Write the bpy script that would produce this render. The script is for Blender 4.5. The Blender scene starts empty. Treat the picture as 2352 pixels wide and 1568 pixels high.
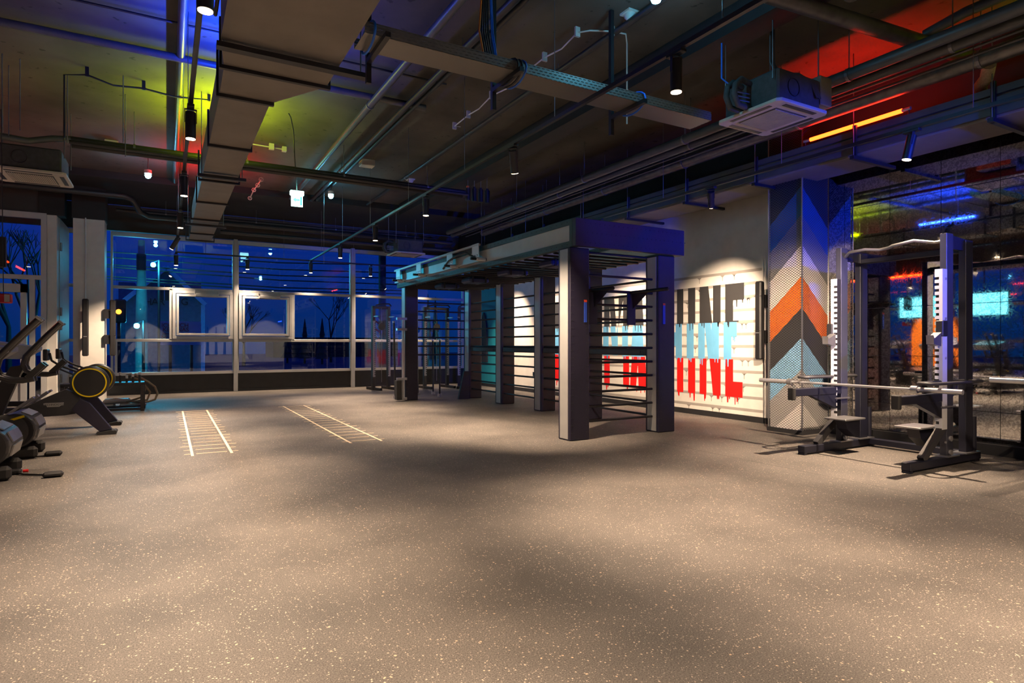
import bpy, math, random
from mathutils import Vector, Matrix
random.seed(7)
S = bpy.context.scene
COL = S.collection
# ---------------------------------------------------------------- camera, sky, exposure
TH = math.radians(29.551); FPX = 1396.957; HX, HY, CH = 1176.0, 788.0, 1.25
cam_d = bpy.data.cameras.new('camera'); cam = bpy.data.objects.new('camera', cam_d); COL.objects.link(cam)
cam.location = (0, 0, CH); cam.rotation_euler = (math.radians(90), 0, -TH)
cam_d.sensor_width = 36; cam_d.lens = 36 * FPX / 2352; cam_d.shift_y = 4 / 2352.0; cam_d.clip_end = 400
S.camera = cam
S.view_settings.view_transform = 'Standard'; S.view_settings.look = 'None'
S.view_settings.gamma = 1; S.view_settings.use_curve_mapping = False; S.view_settings.exposure = 0.2
S.cycles.use_denoising = True; S.cycles.max_bounces = 7; S.cycles.caustics_reflective = False
S.cycles.caustics_refractive = False; S.cycles.sample_clamp_indirect = 4.0
W = bpy.data.worlds.new('night_sky'); S.world = W; W.use_nodes = True
wn, wl = W.node_tree.nodes, W.node_tree.links
bgn = wn['Background']; tc = wn.new('ShaderNodeTexCoord'); sx = wn.new('ShaderNodeSeparateXYZ'); rp = wn.new('ShaderNodeValToRGB')
wl.new(tc.outputs['Generated'], sx.inputs[0]); wl.new(sx.outputs['Z'], rp.inputs[0]); wl.new(rp.outputs[0], bgn.inputs[0])
rp.color_ramp.elements[0].position = 0.0; rp.color_ramp.elements[0].color = (0.0015, 0.020, 0.105, 1)
rp.color_ramp.elements[1].position = 0.35; rp.color_ramp.elements[1].color = (0.002, 0.016, 0.30, 1)
bgn.inputs[1].default_value = 1.15

LAMP_W = 1500.0
def spot(name, loc, aim, watt=LAMP_W, ang=70, blend=1.0, col=(1.0, 0.72, 0.49), r=0.03):
    d = bpy.data.lights.new(name, 'SPOT'); d.energy = watt; d.spot_size = math.radians(ang); d.spot_blend = blend
    d.color = col; d.shadow_soft_size = r
    o = bpy.data.objects.new(name, d); COL.objects.link(o); o.location = loc
    v = Vector(aim) - Vector(loc); o.rotation_euler = v.to_track_quat('-Z', 'Y').to_euler()
    return o
def point(name, loc, watt, col, r=0.05):
    d = bpy.data.lights.new(name, 'POINT'); d.energy = watt; d.color = col; d.shadow_soft_size = r
    o = bpy.data.objects.new(name, d); COL.objects.link(o); o.location = loc; return o

# ---------------------------------------------------------------- helpers
def at(x, y, u=None, v=None, z=None):
    """world point seen at pixel (x,y) on a wall u=, v= or a level z="""
    s, c = math.sin(TH), math.cos(TH); r = (x - HX) / FPX; t = (HY - y) / FPX
    d = Vector((s + c * r, c - s * r, t))
    k = u / d.x if u is not None else v / d.y if v is not None else (z - CH) / d.z
    return Vector((0, 0, CH)) + d * k

class MB:
    def __init__(s): s.v = []; s.f = []; s.sm = []; s.mi = []; s.m = 0
    def add(s, vs, fs, smooth=False):
        n = len(s.v); s.v += [tuple(p) for p in vs]
        for f in fs: s.f.append([n + i for i in f]); s.sm.append(smooth); s.mi.append(s.m)
        return s
    def box(s, x0, x1, y0, y1, z0, z1):
        return s.add([(x0,y0,z0),(x1,y0,z0),(x1,y1,z0),(x0,y1,z0),(x0,y0,z1),(x1,y0,z1),(x1,y1,z1),(x0,y1,z1)],
            [(3,2,1,0),(4,5,6,7),(0,1,5,4),(1,2,6,5),(2,3,7,6),(3,0,4,7)])
    def rbox(s, x0, x1, y0, y1, z0, z1, b=0.01):
        """box with chamfered edges"""
        b = min(b, (x1-x0)/2.2, (y1-y0)/2.2, (z1-z0)/2.2)
        vs = []; 
        X=(x0,x0+b,x1-b,x1); Y=(y0,y0+b,y1-b,y1); Z=(z0,z0+b,z1-b,z1)
        for zz, ins in ((Z[0],b),(Z[1],0),(Z[2],0),(Z[3],b)):
            vs += [(x0+b,y0+ins,zz),(x1-b,y0+ins,zz),(x1-ins,y0+b,zz),(x1-ins,y1-b,zz),(x1-b,y1-ins,zz),(x0+b,y1-ins,zz),(x0+ins,y1-b,zz),(x0+ins,y0+b,zz)]
        fs = [tuple(range(7,-1,-1)), tuple(range(24,32))]
        for k in range(3):
            for i in range(8):
                j=(i+1)%8; fs.append((k*8+i,k*8+j,k*8+8+j,k*8+8+i))
        return s.add(vs, fs)
    def bar(s, p, q, w, h, up=(0,0,1)):
        """rectangular bar between two points, w sideways, h along up"""
        p=Vector(p); q=Vector(q); d=(q-p).normalized(); u=Vector(up)
        if abs(d.dot(u))>0.98: u=Vector((0,1,0))
        a=d.cross(u).normalized(); b=a.cross(d).normalized(); a*=w/2; b*=h/2
        return s.add([p-a-b,p+a-b,p+a+b,p-a+b,q-a-b,q+a-b,q+a+b,q-a+b],[(0,1,2,3),(7,6,5,4),(4,5,1,0),(5,6,2,1),(6,7,3,2),(7,4,0,3)])
    def tube(s, pts, r, n=8, closed=False, caps=True):
        pts=[Vector(p) for p in pts]; m=len(pts); vs=[]; fs=[]; prev=None
        for i,p in enumerate(pts):
            if closed: d=(pts[(i+1)%m]-pts[i-1]).normalized()
            else: d=(pts[min(i+1,m-1)]-pts[max(i-1,0)]).normalized()
            if prev is None:
                a=d.cross(Vector((0,0,1)));
                if a.length<0.05: a=d.cross(Vector((0,1,0)))
            else: a=prev-d*prev.dot(d)
            a.normalize(); prev=a.copy(); b=d.cross(a)
            rr = r[i] if isinstance(r,(list,tuple)) else r
            for k in range(n):
                t=2*math.pi*k/n; vs.append(p+a*rr*math.cos(t)+b*rr*math.sin(t))
        for i in range(m if closed else m-1):
            j=(i+1)%m
            for k in range(n):
                l=(k+1)%n; fs.append((i*n+k,i*n+l,j*n+l,j*n+k))
        s.add(vs,fs,True)
        if caps and not closed:
            s.add(vs[:n],[tuple(range(n-1,-1,-1))]); s.add(vs[-n:],[tuple(range(n))])
        return s
    def cyl(s,p,q,r,n=12): return s.tube([p,q],r,n)
    def prism(s, poly, axis, a, b):
        """polygon in the plane across axis, swept from a to b"""
        n=len(poly)
        def P(c,t):
            return {'x':(t,c[0],c[1]),'y':(c[0],t,c[1]),'z':(c[0],c[1],t)}[axis]
        vs=[P(c,a) for c in poly]+[P(c,b) for c in poly]
        return s.add(vs,[tuple(range(n-1,-1,-1)),tuple(range(n,2*n))]+[(i,(i+1)%n,n+(i+1)%n,n+i) for i in range(n)])
    def ring(s,c,axis,r0,r1,a,b,n=32):
        """flat ring or disc edge around an axis"""
        vs=[];fs=[]
        for t in range(n):
            q=2*math.pi*t/n; co,si=math.cos(q),math.sin(q)
            for rr,h in ((r0,a),(r1,a),(r1,b),(r0,b)):
                if axis=='y': vs.append((c[0]+rr*co,h,c[1]+rr*si))
                elif axis=='x': vs.append((h,c[0]+rr*co,c[1]+rr*si))
                else: vs.append((c[0]+rr*co,c[1]+rr*si,h))
        for t in range(n):
            j=(t+1)%n
            for k in range(4):
                l=(k+1)%4; fs.append((t*4+k,j*4+k,j*4+l,t*4+l))
        return s.add(vs,fs)
    def build(s, name, mat, parent=None, bevel=0):
        me=bpy.data.meshes.new(name); me.from_pydata(s.v,[],s.f)
        me.polygons.foreach_set('use_smooth', s.sm)
        mats = mat if isinstance(mat,(list,tuple)) else [mat]
        for m_ in mats: me.materials.append(m_)
        if len(mats)>1: me.polygons.foreach_set('material_index', s.mi)
        me.update()
        o=bpy.data.objects.new(name,me); COL.objects.link(o)
        if bevel:
            md=o.modifiers.new('bevel','BEVEL'); md.width=bevel; md.segments=2; md.limit_method='ANGLE'
        if parent is not None:
            o.parent=parent
            o.matrix_parent_inverse = Matrix.Identity(4) if is_local(parent) else world_of(parent).inverted()
        return o
def is_local(o):
    while o.parent: o=o.parent
    return bool(o.get('_local'))
def world_of(o):
    m = o.matrix_basis.copy()
    if o.parent: m = world_of(o.parent) @ o.matrix_parent_inverse @ m
    return m
def tag(o,label=None,cat=None,group=None,kind=None):
    if label: o['label']=label
    if cat: o['category']=cat
    if group: o['group']=group
    if kind: o['kind']=kind
    return o
def thing(name,label,cat,loc=(0,0,0),group=None,local=False):
    o=bpy.data.objects.new(name,None); COL.objects.link(o); o.location=loc; o.empty_display_size=.1
    tag(o,label,cat,group)
    if local: o['_local']=1
    return o
def struct(name,mb,mat,label=None):
    o=mb.build(name,mat); tag(o,label,None,None,'structure'); return o
def copy_tree(o,parent=None):
    c=o.copy(); COL.objects.link(c)
    if parent is not None: c.parent=parent
    for ch in list(o.children): copy_tree(ch,c)
    return c
def B(*a): return MB().box(*a)

# ---------------------------------------------------------------- materials
M={}
def mat(name,col,rough=.5,metal=0.0,var=.12,scale=6.0,bump=0.0,emit=None,es=0.0,coat=0.0):
    m=bpy.data.materials.new(name); m.use_nodes=True; n=m.node_tree.nodes; l=m.node_tree.links; b=n['Principled BSDF']
    c=n.new('ShaderNodeTexCoord'); t=n.new('ShaderNodeTexNoise'); t.inputs['Scale'].default_value=scale; t.inputs['Detail'].default_value=4
    l.new(c.outputs['Object'],t.inputs['Vector'])
    r=n.new('ShaderNodeValToRGB'); r.color_ramp.elements[0].position=.3; r.color_ramp.elements[1].position=.7
    r.color_ramp.elements[0].color=[x*(1-var) for x in col]+[1]; r.color_ramp.elements[1].color=[min(1,x*(1+var)) for x in col]+[1]
    l.new(t.outputs['Fac'],r.inputs[0]); l.new(r.outputs[0],b.inputs['Base Color'])
    b.inputs['Roughness'].default_value=rough; b.inputs['Metallic'].default_value=metal; b.inputs['Coat Weight'].default_value=coat
    if bump:
        t2=n.new('ShaderNodeTexNoise'); t2.inputs['Scale'].default_value=scale*12; l.new(c.outputs['Object'],t2.inputs['Vector'])
        bn=n.new('ShaderNodeBump'); bn.inputs['Strength'].default_value=bump; bn.inputs['Distance'].default_value=.004
        l.new(t2.outputs['Fac'],bn.inputs['Height']); l.new(bn.outputs[0],b.inputs['Normal'])
    if emit:
        b.inputs['Emission Color'].default_value=list(emit)+[1]; b.inputs['Emission Strength'].default_value=es
    M[name]=m; return m
mat('black_steel',(.010,.010,.014),.45,0); mat('rack_steel',(.006,.007,.018),.48,0); mat('graphite',(.030,.030,.034),.45,0); mat('dark_violet_steel',(.014,.012,.030),.48,0)
mat('green_grey_steel',(.018,.035,.038),.5,0); mat('black_plastic',(.014,.014,.016),.45); mat('rubber_black',(.02,.02,.021),.7,bump=.3)
mat('light_panel',(.42,.42,.41),.35,.25,.05); mat('white_powder',(.62,.63,.66),.35,.2,.05); mat('white_paint',(.62,.6,.56),.55,0,.05,bump=.1)
mat('frame_white',(.55,.55,.55),.4,.1,.04); mat('black_paint',(.010,.010,.012),.7,0,.2,bump=.2)
mat('chrome',(.60,.60,.63),.28,.75,.05); mat('steel_dull',(.45,.45,.47),.35,.9,.1); mat('galvanised',(.17,.165,.155),.42,.75,.25,9)
mat('duct_paint',(.22,.195,.175),.6,.1,.12,3,bump=.1); mat('duct_dark',(.075,.085,.095),.5,.3,.15,3); mat('insulation',(.05,.055,.06),.75,0,.2,20,bump=.5)
mat('pipe_grey',(.075,.08,.085),.4,.1,.15); mat('pipe_black',(.02,.02,.023),.45,0); mat('cream_plastic',(.55,.5,.44),.5,0,.05)
mat('wire_black',(.01,.01,.012),.5); mat('wire_blue',(.02,.15,.75),.4); mat('wire_white',(.7,.68,.66),.5); mat('rod_zinc',(.22,.22,.24),.4,.8)
mat('gunmetal',(.05,.05,.055),.3,.5); mat('rack_front',(.028,.03,.045),.45,0); mat('yellow',(.85,.62,.0),.4); mat('red_paint',(.62,.01,.012),.45,0,.05); mat('dark_text',(.030,.030,.032),.55,0,.05)
mat('blue_text',(.12,.36,.60),.5,0,.05); mat('grey_stripe',(.30,.28,.26),.6,0,.05); mat('mural_red',(.70,.008,.006),.5,0,.05)
mat('teal_paint',(.012,.24,.32),.6,0,.08,bump=.1); mat('pad_blue',(.02,.03,.10),.5); mat('sill_panel',(.04,.038,.037),.6,0,.1)
mat('lens_warm',(1,.8,.6),.4,emit=(1,.72,.45),es=22); mat('lens_cyan',(.5,.9,1),.4,emit=(.25,.85,1),es=40)
mat('tube_red',(1,.1,.05),.4,emit=(1,.036,.003),es=17); mat('tube_blue',(.1,.1,1),.4,emit=(.02,.08,1),es=16); mat('tube_yellow',(.7,.9,.1),.4,emit=(.62,.8,0.0),es=9)
mat('exit_green',(.1,.9,.5),.4,emit=(.05,.9,.42),es=2.2); mat('exit_white',(.9,1,.95),.4,emit=(.45,1,.85),es=5)
mat('screen_cyan',(.2,.7,.9),.3,emit=(.15,.75,.95),es=2.5); mat('tape',(.80,.66,.48),.7,0,.08,30); mat('rope',(.42,.32,.22),.85,0,.2,60,bump=.6)
mat('brick_blue',(.10,.22,.28),.8,0,.2); mat('house_trim',(.6,.8,1.0),.7); mat('asphalt',(.02,.03,.035),.8,0,.3); mat('concrete_pole',(.22,.40,.36),.8)
mat('foliage',(.01,.02,.02),.9); mat('orange_paint',(.85,.22,.02),.5,0,.1); mat('red_cloth',(.45,.015,.02),.7); mat('label_blue',(.03,.08,.5),.4); mat('label_red',(.8,.08,.03),.4)
mat('board_white',(.40,.60,.72),.6); mat('board_text',(.4,.02,.06),.6); mat('signal_orange',(1,.3,.05),.4,emit=(1,.22,.02),es=6); mat('mirror_steel',(.3,.33,.36),.2,1)
mat('street_lamp_glow',(.6,1,1),.4,emit=(.1,.85,1),es=30)
# tinted lens flare free glass
def glass_mat():
    m=bpy.data.materials.new('window_glass'); m.use_nodes=True; n=m.node_tree.nodes; l=m.node_tree.links; n.remove(n['Principled BSDF'])
    tr=n.new('ShaderNodeBsdfTransparent'); tr.inputs[0].default_value=(.86,.94,.97,1); gl=n.new('ShaderNodeBsdfGlossy'); gl.inputs['Roughness'].default_value=.015
    gl.inputs[0].default_value=(.8,.9,1,1)
    fr=n.new('ShaderNodeFresnel'); fr.inputs[0].default_value=1.5; mu=n.new('ShaderNodeMath'); mu.operation='MULTIPLY'; mu.inputs[1].default_value=2.0
    ns=n.new('ShaderNodeTexNoise'); ns.inputs['Scale'].default_value=.9; bp=n.new('ShaderNodeBump'); bp.inputs['Strength'].default_value=.05; bp.inputs['Distance'].default_value=.01
    c=n.new('ShaderNodeTexCoord'); l.new(c.outputs['Object'],ns.inputs['Vector']); l.new(ns.outputs['Fac'],bp.inputs['Height']); l.new(bp.outputs[0],gl.inputs['Normal'])
    mx=n.new('ShaderNodeMixShader'); l.new(fr.outputs[0],mu.inputs[0]); l.new(mu.outputs[0],mx.inputs[0]); l.new(tr.outputs[0],mx.inputs[1]); l.new(gl.outputs[0],mx.inputs[2])
    l.new(mx.outputs[0],n['Material Output'].inputs[0]); M['glass']=m
glass_mat()
def mirror_mat():
    m=bpy.data.materials.new('antique_mirror'); m.use_nodes=True; n=m.node_tree.nodes; l=m.node_tree.links; b=n['Principled BSDF']
    c=n.new('ShaderNodeTexCoord'); t=n.new('ShaderNodeTexNoise'); t.inputs['Scale'].default_value=26; t.inputs['Detail'].default_value=5; t.inputs['Distortion'].default_value=1.6
    l.new(c.outputs['Object'],t.inputs['Vector']); r=n.new('ShaderNodeValToRGB'); r.color_ramp.elements[0].position=.43; r.color_ramp.elements[1].position=.56
    r.color_ramp.elements[0].color=(.45,.44,.42,1); r.color_ramp.elements[1].color=(.80,.78,.75,1)
    l.new(t.outputs['Fac'],r.inputs[0]); l.new(r.outputs[0],b.inputs['Base Color']); b.inputs['Metallic'].default_value=1
    r2=n.new('ShaderNodeMapRange'); r2.inputs['From Min'].default_value=.40; r2.inputs['From Max'].default_value=.54; r2.inputs['To Min'].default_value=.06; r2.inputs['To Max'].default_value=.02
    l.new(t.outputs['Fac'],r2.inputs[0]); l.new(r2.outputs[0],b.inputs['Roughness']); M['mirror']=m
mirror_mat()
def floor_mat():
    m=bpy.data.materials.new('speckled_rubber'); m.use_nodes=True; n=m.node_tree.nodes; l=m.node_tree.links; b=n['Principled BSDF']
    c=n.new('ShaderNodeTexCoord')
    base=n.new('ShaderNodeTexNoise'); base.inputs['Scale'].default_value=1.3; base.inputs['Detail'].default_value=5; l.new(c.outputs['Object'],base.inputs['Vector'])
    r=n.new('ShaderNodeValToRGB'); r.color_ramp.elements[0].color=(.100,.092,.085,1); r.color_ramp.elements[1].color=(.158,.144,.131,1); r.color_ramp.elements[0].position=.35; r.color_ramp.elements[1].position=.65
    l.new(base.outputs['Fac'],r.inputs[0]); cur=r.outputs[0]
    g=n.new('ShaderNodeTexNoise'); g.inputs['Scale'].default_value=160; g.inputs['Detail'].default_value=3; l.new(c.outputs['Object'],g.inputs['Vector'])
    gm=n.new('ShaderNodeMix'); gm.data_type='RGBA'; gm.blend_type='MULTIPLY'; gm.inputs[0].default_value=.9
    gr=n.new('ShaderNodeValToRGB'); gr.color_ramp.elements[0].position=.35; gr.color_ramp.elements[0].color=(.42,.42,.42,1); gr.color_ramp.elements[1].position=.65; gr.color_ramp.elements[1].color=(1.35,1.35,1.35,1)
    l.new(g.outputs['Fac'],gr.inputs[0]); l.new(cur,gm.inputs['A']); l.new(gr.outputs[0],gm.inputs['B']); cur=gm.outputs['Result']
    for sc,th,mx_,colr in ((78,.87,.30,(.52,.43,.34,1)),(46,.962,.26,(.58,.43,.30,1)),(125,.88,.32,(.38,.33,.28,1))):
        w=n.new('ShaderNodeTexNoise'); w.inputs['Scale'].default_value=sc*.7; l.new(c.outputs['Object'],w.inputs['Vector'])
        va=n.new('ShaderNodeVectorMath'); va.operation='MULTIPLY_ADD'; va.inputs[1].default_value=(.022*40/sc,)*3; l.new(w.outputs['Color'],va.inputs[0]); l.new(c.outputs['Object'],va.inputs[2])
        v=n.new('ShaderNodeTexVoronoi'); v.inputs['Scale'].default_value=sc; l.new(va.outputs[0],v.inputs['Vector'])
        s=n.new('ShaderNodeSeparateColor'); l.new(v.outputs['Color'],s.inputs[0])
        a=n.new('ShaderNodeMath'); a.operation='GREATER_THAN'; a.inputs[1].default_value=th; l.new(s.outputs[0],a.inputs[0])
        d=n.new('ShaderNodeMath'); d.operation='LESS_THAN'; d.inputs[1].default_value=mx_; l.new(v.outputs['Distance'],d.inputs[0])
        mm=n.new('ShaderNodeMath'); mm.operation='MULTIPLY'; l.new(a.outputs[0],mm.inputs[0]); l.new(d.outputs[0],mm.inputs[1])
        x=n.new('ShaderNodeMix'); x.data_type='RGBA'; l.new(mm.outputs[0],x.inputs[0]); l.new(cur,x.inputs['A']); x.inputs['B'].default_value=colr; cur=x.outputs['Result']
    l.new(cur,b.inputs['Base Color']); b.inputs['Roughness'].default_value=.62
    bp=n.new('ShaderNodeBump'); bp.inputs['Strength'].default_value=.25; bp.inputs['Distance'].default_value=.003; l.new(g.outputs['Fac'],bp.inputs['Height']); l.new(bp.outputs[0],b.inputs['Normal']); M['floor']=m
floor_mat()
def ceil_mat():
    m=mat('concrete_ceiling',(.075,.070,.062),.85,0,.35,1.2,bump=.35); n=m.node_tree.nodes; l=m.node_tree.links
    c=n['Texture Coordinate']; v=n.new('ShaderNodeTexNoise'); v.inputs['Scale'].default_value=9; v.inputs['Detail'].default_value=2; l.new(c.outputs['Object'],v.inputs['Vector'])
    r=n.new('ShaderNodeValToRGB'); r.color_ramp.elements[0].position=.68; r.color_ramp.elements[0].color=(1,1,1,1); r.color_ramp.elements[1].position=.72; r.color_ramp.elements[1].color=(.35,.35,.35,1)
    l.new(v.outputs['Fac'],r.inputs[0]); x=n.new('ShaderNodeMix'); x.data_type='RGBA'; x.blend_type='MULTIPLY'; x.inputs[0].default_value=1
    b=n['Principled BSDF']; src=b.inputs['Base Color'].links[0].from_socket; l.new(src,x.inputs['A']); l.new(r.outputs[0],x.inputs['B']); l.new(x.outputs['Result'],b.inputs['Base Color'])
ceil_mat()
def chevron_mat():
    m=bpy.data.materials.new('chevron_print'); m.use_nodes=True; n=m.node_tree.nodes; l=m.node_tree.links; b=n['Principled BSDF']
    g=n.new('ShaderNodeNewGeometry'); s=n.new('ShaderNodeSeparateXYZ'); l.new(g.outputs['Position'],s.inputs[0])
    a=n.new('ShaderNodeMath'); a.operation='ADD'; l.new(s.outputs[0],a.inputs[0]); l.new(s.outputs[1],a.inputs[1])
    a2=n.new('ShaderNodeMath'); a2.operation='MULTIPLY_ADD'; a2.inputs[1].default_value=.94; a2.inputs[2].default_value=-(7.5+5.24)*.94; l.new(a.outputs[0],a2.inputs[0])
    a3=n.new('ShaderNodeMath'); a3.operation='ADD'; l.new(a2.outputs[0],a3.inputs[0]); l.new(s.outputs[2],a3.inputs[1])
    a4=n.new('ShaderNodeMath'); a4.operation='DIVIDE'; a4.inputs[1].default_value=5.0; l.new(a3.outputs[0],a4.inputs[0])
    r=n.new('ShaderNodeValToRGB'); cr=r.color_ramp; cr.interpolation='CONSTANT'
    st=[(0,(.78,.76,.74)),(.486,(.42,.41,.40)),(.92,(.26,.56,.86)),(1.35,(.03,.03,.032)),(1.77,(.95,.17,.005)),(2.2,(.80,.78,.76)),(2.62,(.26,.27,.28)),(3.04,(.02,.17,.36)),(3.43,(.02,.02,.022))]
    cr.elements[0].position=0; cr.elements[0].color=(*st[0][1],1); cr.elements[1].position=st[1][0]/5; cr.elements[1].color=(*st[1][1],1)
    for z,c in st[2:]:
        e=cr.elements.new(z/5); e.color=(*c,1)
    l.new(a4.outputs[0],r.inputs[0]); l.new(r.outputs[0],b.inputs['Base Color']); b.inputs['Roughness'].default_value=.35; M['chevron']=m
chevron_mat()
def mesh_screen_mat():
    """expanded-metal screen: diagonal wires, open between"""
    m=bpy.data.materials.new('wire_screen'); m.use_nodes=True; n=m.node_tree.nodes; l=m.node_tree.links; b=n['Principled BSDF']
    g=n.new('ShaderNodeNewGeometry'); s=n.new('ShaderNodeSeparateXYZ'); l.new(g.outputs['Position'],s.inputs[0])
    h=n.new('ShaderNodeMath'); h.operation='ADD'; l.new(s.outputs[0],h.inputs[0]); l.new(s.outputs[1],h.inputs[1])
    outs=[]
    for sg in (1,-1):
        k=n.new('ShaderNodeMath'); k.operation='MULTIPLY_ADD'; k.inputs[1].default_value=sg*.7; l.new(h.outputs[0],k.inputs[0]); l.new(s.outputs[2],k.inputs[2])
        p=n.new('ShaderNodeMath'); p.operation='PINGPONG'; p.inputs[1].default_value=.0175; l.new(k.outputs[0],p.inputs[0])
        q=n.new('ShaderNodeMath'); q.operation='LESS_THAN'; q.inputs[1].default_value=.0022; l.new(p.outputs[0],q.inputs[0]); outs.append(q)
    mx=n.new('ShaderNodeMath'); mx.operation='MAXIMUM'; l.new(outs[0].outputs[0],mx.inputs[0]); l.new(outs[1].outputs[0],mx.inputs[1])
    l.new(mx.outputs[0],b.inputs['Alpha']); b.inputs['Base Color'].default_value=(.12,.12,.13,1); b.inputs['Metallic'].default_value=.6; b.inputs['Roughness'].default_value=.4; M['screen']=m
mesh_screen_mat()
def perforated_mat():
    m=bpy.data.materials.new('perforated_tray'); m.use_nodes=True; n=m.node_tree.nodes; l=m.node_tree.links; b=n['Principled BSDF']
    g=n.new('ShaderNodeNewGeometry'); s=n.new('ShaderNodeSeparateXYZ'); l.new(g.outputs['Position'],s.inputs[0])
    a=n.new('ShaderNodeMath'); a.operation='ADD'; l.new(s.outputs[1],a.inputs[0]); l.new(s.outputs[2],a.inputs[1])
    cv=n.new('ShaderNodeCombineXYZ'); l.new(s.outputs[0],cv.inputs[0]); l.new(a.outputs[0],cv.inputs[1])
    t=n.new('ShaderNodeTexBrick'); t.inputs['Scale'].default_value=1; t.inputs['Brick Width'].default_value=.05; t.inputs['Row Height'].default_value=.026; t.inputs['Mortar Size'].default_value=.009; t.inputs['Mortar Smooth'].default_value=0
    t.inputs['Color1'].default_value=(0,0,0,1); t.inputs['Color2'].default_value=(0,0,0,1); t.inputs['Mortar'].default_value=(1,1,1,1)
    l.new(cv.outputs[0],t.inputs['Vector']); l.new(t.outputs['Color'],b.inputs['Alpha'])
    b.inputs['Base Color'].default_value=(.30,.28,.26,1); b.inputs['Metallic'].default_value=.75; b.inputs['Roughness'].default_value=.4; M['perforated']=m
perforated_mat()

CZ=4.7; RW=8.1; WV=17.35; LW=-9.0; BV=-9.5
# ---------------------------------------------------------------- room shell
struct('floor',B(LW,RW+.3,BV,WV+.1,-.1,0),M['floor'])
fl_=bpy.data.objects['floor']
for u_ in (-6.4,-4.2,-2.0,5.4): MB().box(u_-.0015,u_+.0015,BV,WV,0,.0004).build('sheet_seam',M['rubber_black'],fl_)
struct('ceiling',B(LW,RW+.3,BV,WV+.1,CZ,CZ+.2),M['concrete_ceiling'])
struct('trim_1',B(LW,RW,14.6,WV-.02,4.56,CZ),M['black_paint'],'black dropped soffit along the window wall')
struct('wall_right',B(RW,RW+.2,5.24,14.31,0,3.9),M['white_paint'])
struct('wall_rear_right',B(RW,RW+.2,14.31,WV,0,3.8),M['teal_paint'],'teal painted end of the right wall')
struct('wall_mirror_side',B(RW+.02,RW+.22,BV,5.24,0,CZ),M['black_paint'])
struct('trim_20',B(RW,RW+.2,5.24,14.31,3.9,CZ).box(RW,RW+.2,14.31,WV,3.8,CZ),M['black_paint'],'black painted top of the right wall')
struct('baseboard_right',B(RW-.03,RW,5.76,WV,0,.09),M['black_paint'])
struct('baseboard_mirror',B(RW-.10,RW,BV,5.22,0,.12),M['black_paint'])
bw=struct('wall_back',B(LW,RW,BV-.2,BV,0,CZ),M['white_paint'])
struct('wall_window',B(LW,RW,WV,WV+.12,3.95,4.56).box(LW,RW,WV,WV+.12,0,.47),M['sill_panel'],'dark panels above and below the window glazing')
struct('wall_column',B(-1.72,-1.17,15.65,16.2,0,3.88),M['white_paint'],'white square column beside the left windows')
struct('trim_2',B(-1.74,-1.15,15.63,16.22,3.88,4.56),M['black_paint'],'black head of the white column')
# window frames on the far wall
def frame_bar(root,u0,u1,z0,z1,name='mullion',d0=.05,d1=.06,v=WV):
    return MB().rbox(u0,u1,v-d0,v+d1,z0,z1,.006).build(name,M['frame_white'],root)
def window(name,u0,u1,bars_h,bars_v,v=WV,label=None):
    fr=MB().box(u0,u1,v-.05,v+.06,3.82,3.92).box(u0,u1,v-.05,v+.06,.47,.54)
    fr.box(u0,u0+.045,v-.05,v+.06,.54,3.82).box(u1-.045,u1,v-.05,v+.06,.54,3.82)
    w=fr.build(name,M['frame_white']); tag(w,label,None,None,'structure')
    for z in bars_h: frame_bar(w,u0+.045,u1-.045,z-.035,z+.035,'transom')
    for (u,z0,z1) in bars_v: frame_bar(w,u-.035,u+.035,z0,z1,'mullion')
    zs=[.54]+[z for z in bars_h]+[3.82]; 
    for i in range(len(zs)-1):
        us=[u0+.045]+[u for (u,a,b) in bars_v if a<zs[i]+.2 and b>zs[i+1]-.2]+[u1-.045]
        for j in range(len(us)-1):
            B(us[j]+(.036 if j else 0),us[j+1]-(.036 if j<len(us)-2 else 0),v-.004,v+.004,zs[i]+(.036 if i else 0),zs[i+1]-(.036 if i<len(zs)-2 else 0)).build('pane',M['glass'],w)
    return w
w0=window('window_1',-2.10,-1.6,[1.32,2.6],[])
w1=window('window_2',-1.17,1.52,[1.32,2.6],[(.08,1.32,2.6)])
w2=window('window_3',1.58,4.57,[1.32,2.6],[(2.98,1.32,2.6)])
w3=window('window_4',4.63,8.08,[1.32,2.6],[])
struct('trim_3',MB().rbox(1.50,1.60,WV-.09,WV+.06,0,3.95,.01),M['frame_white'],'white mullion post between the window bays, left')
struct('trim_4',MB().rbox(4.55,4.65,WV-.09,WV+.06,0,3.95,.01),M['frame_white'],'white mullion post between the window bays, right')
struct('trim_5',B(-1.08,-1.04,WV-.06,WV,.5,1.32),M['frame_white'])
struct('baseboard_window',B(-1.2,RW,WV-.02,WV,0,.05),M['black_paint'])
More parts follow.
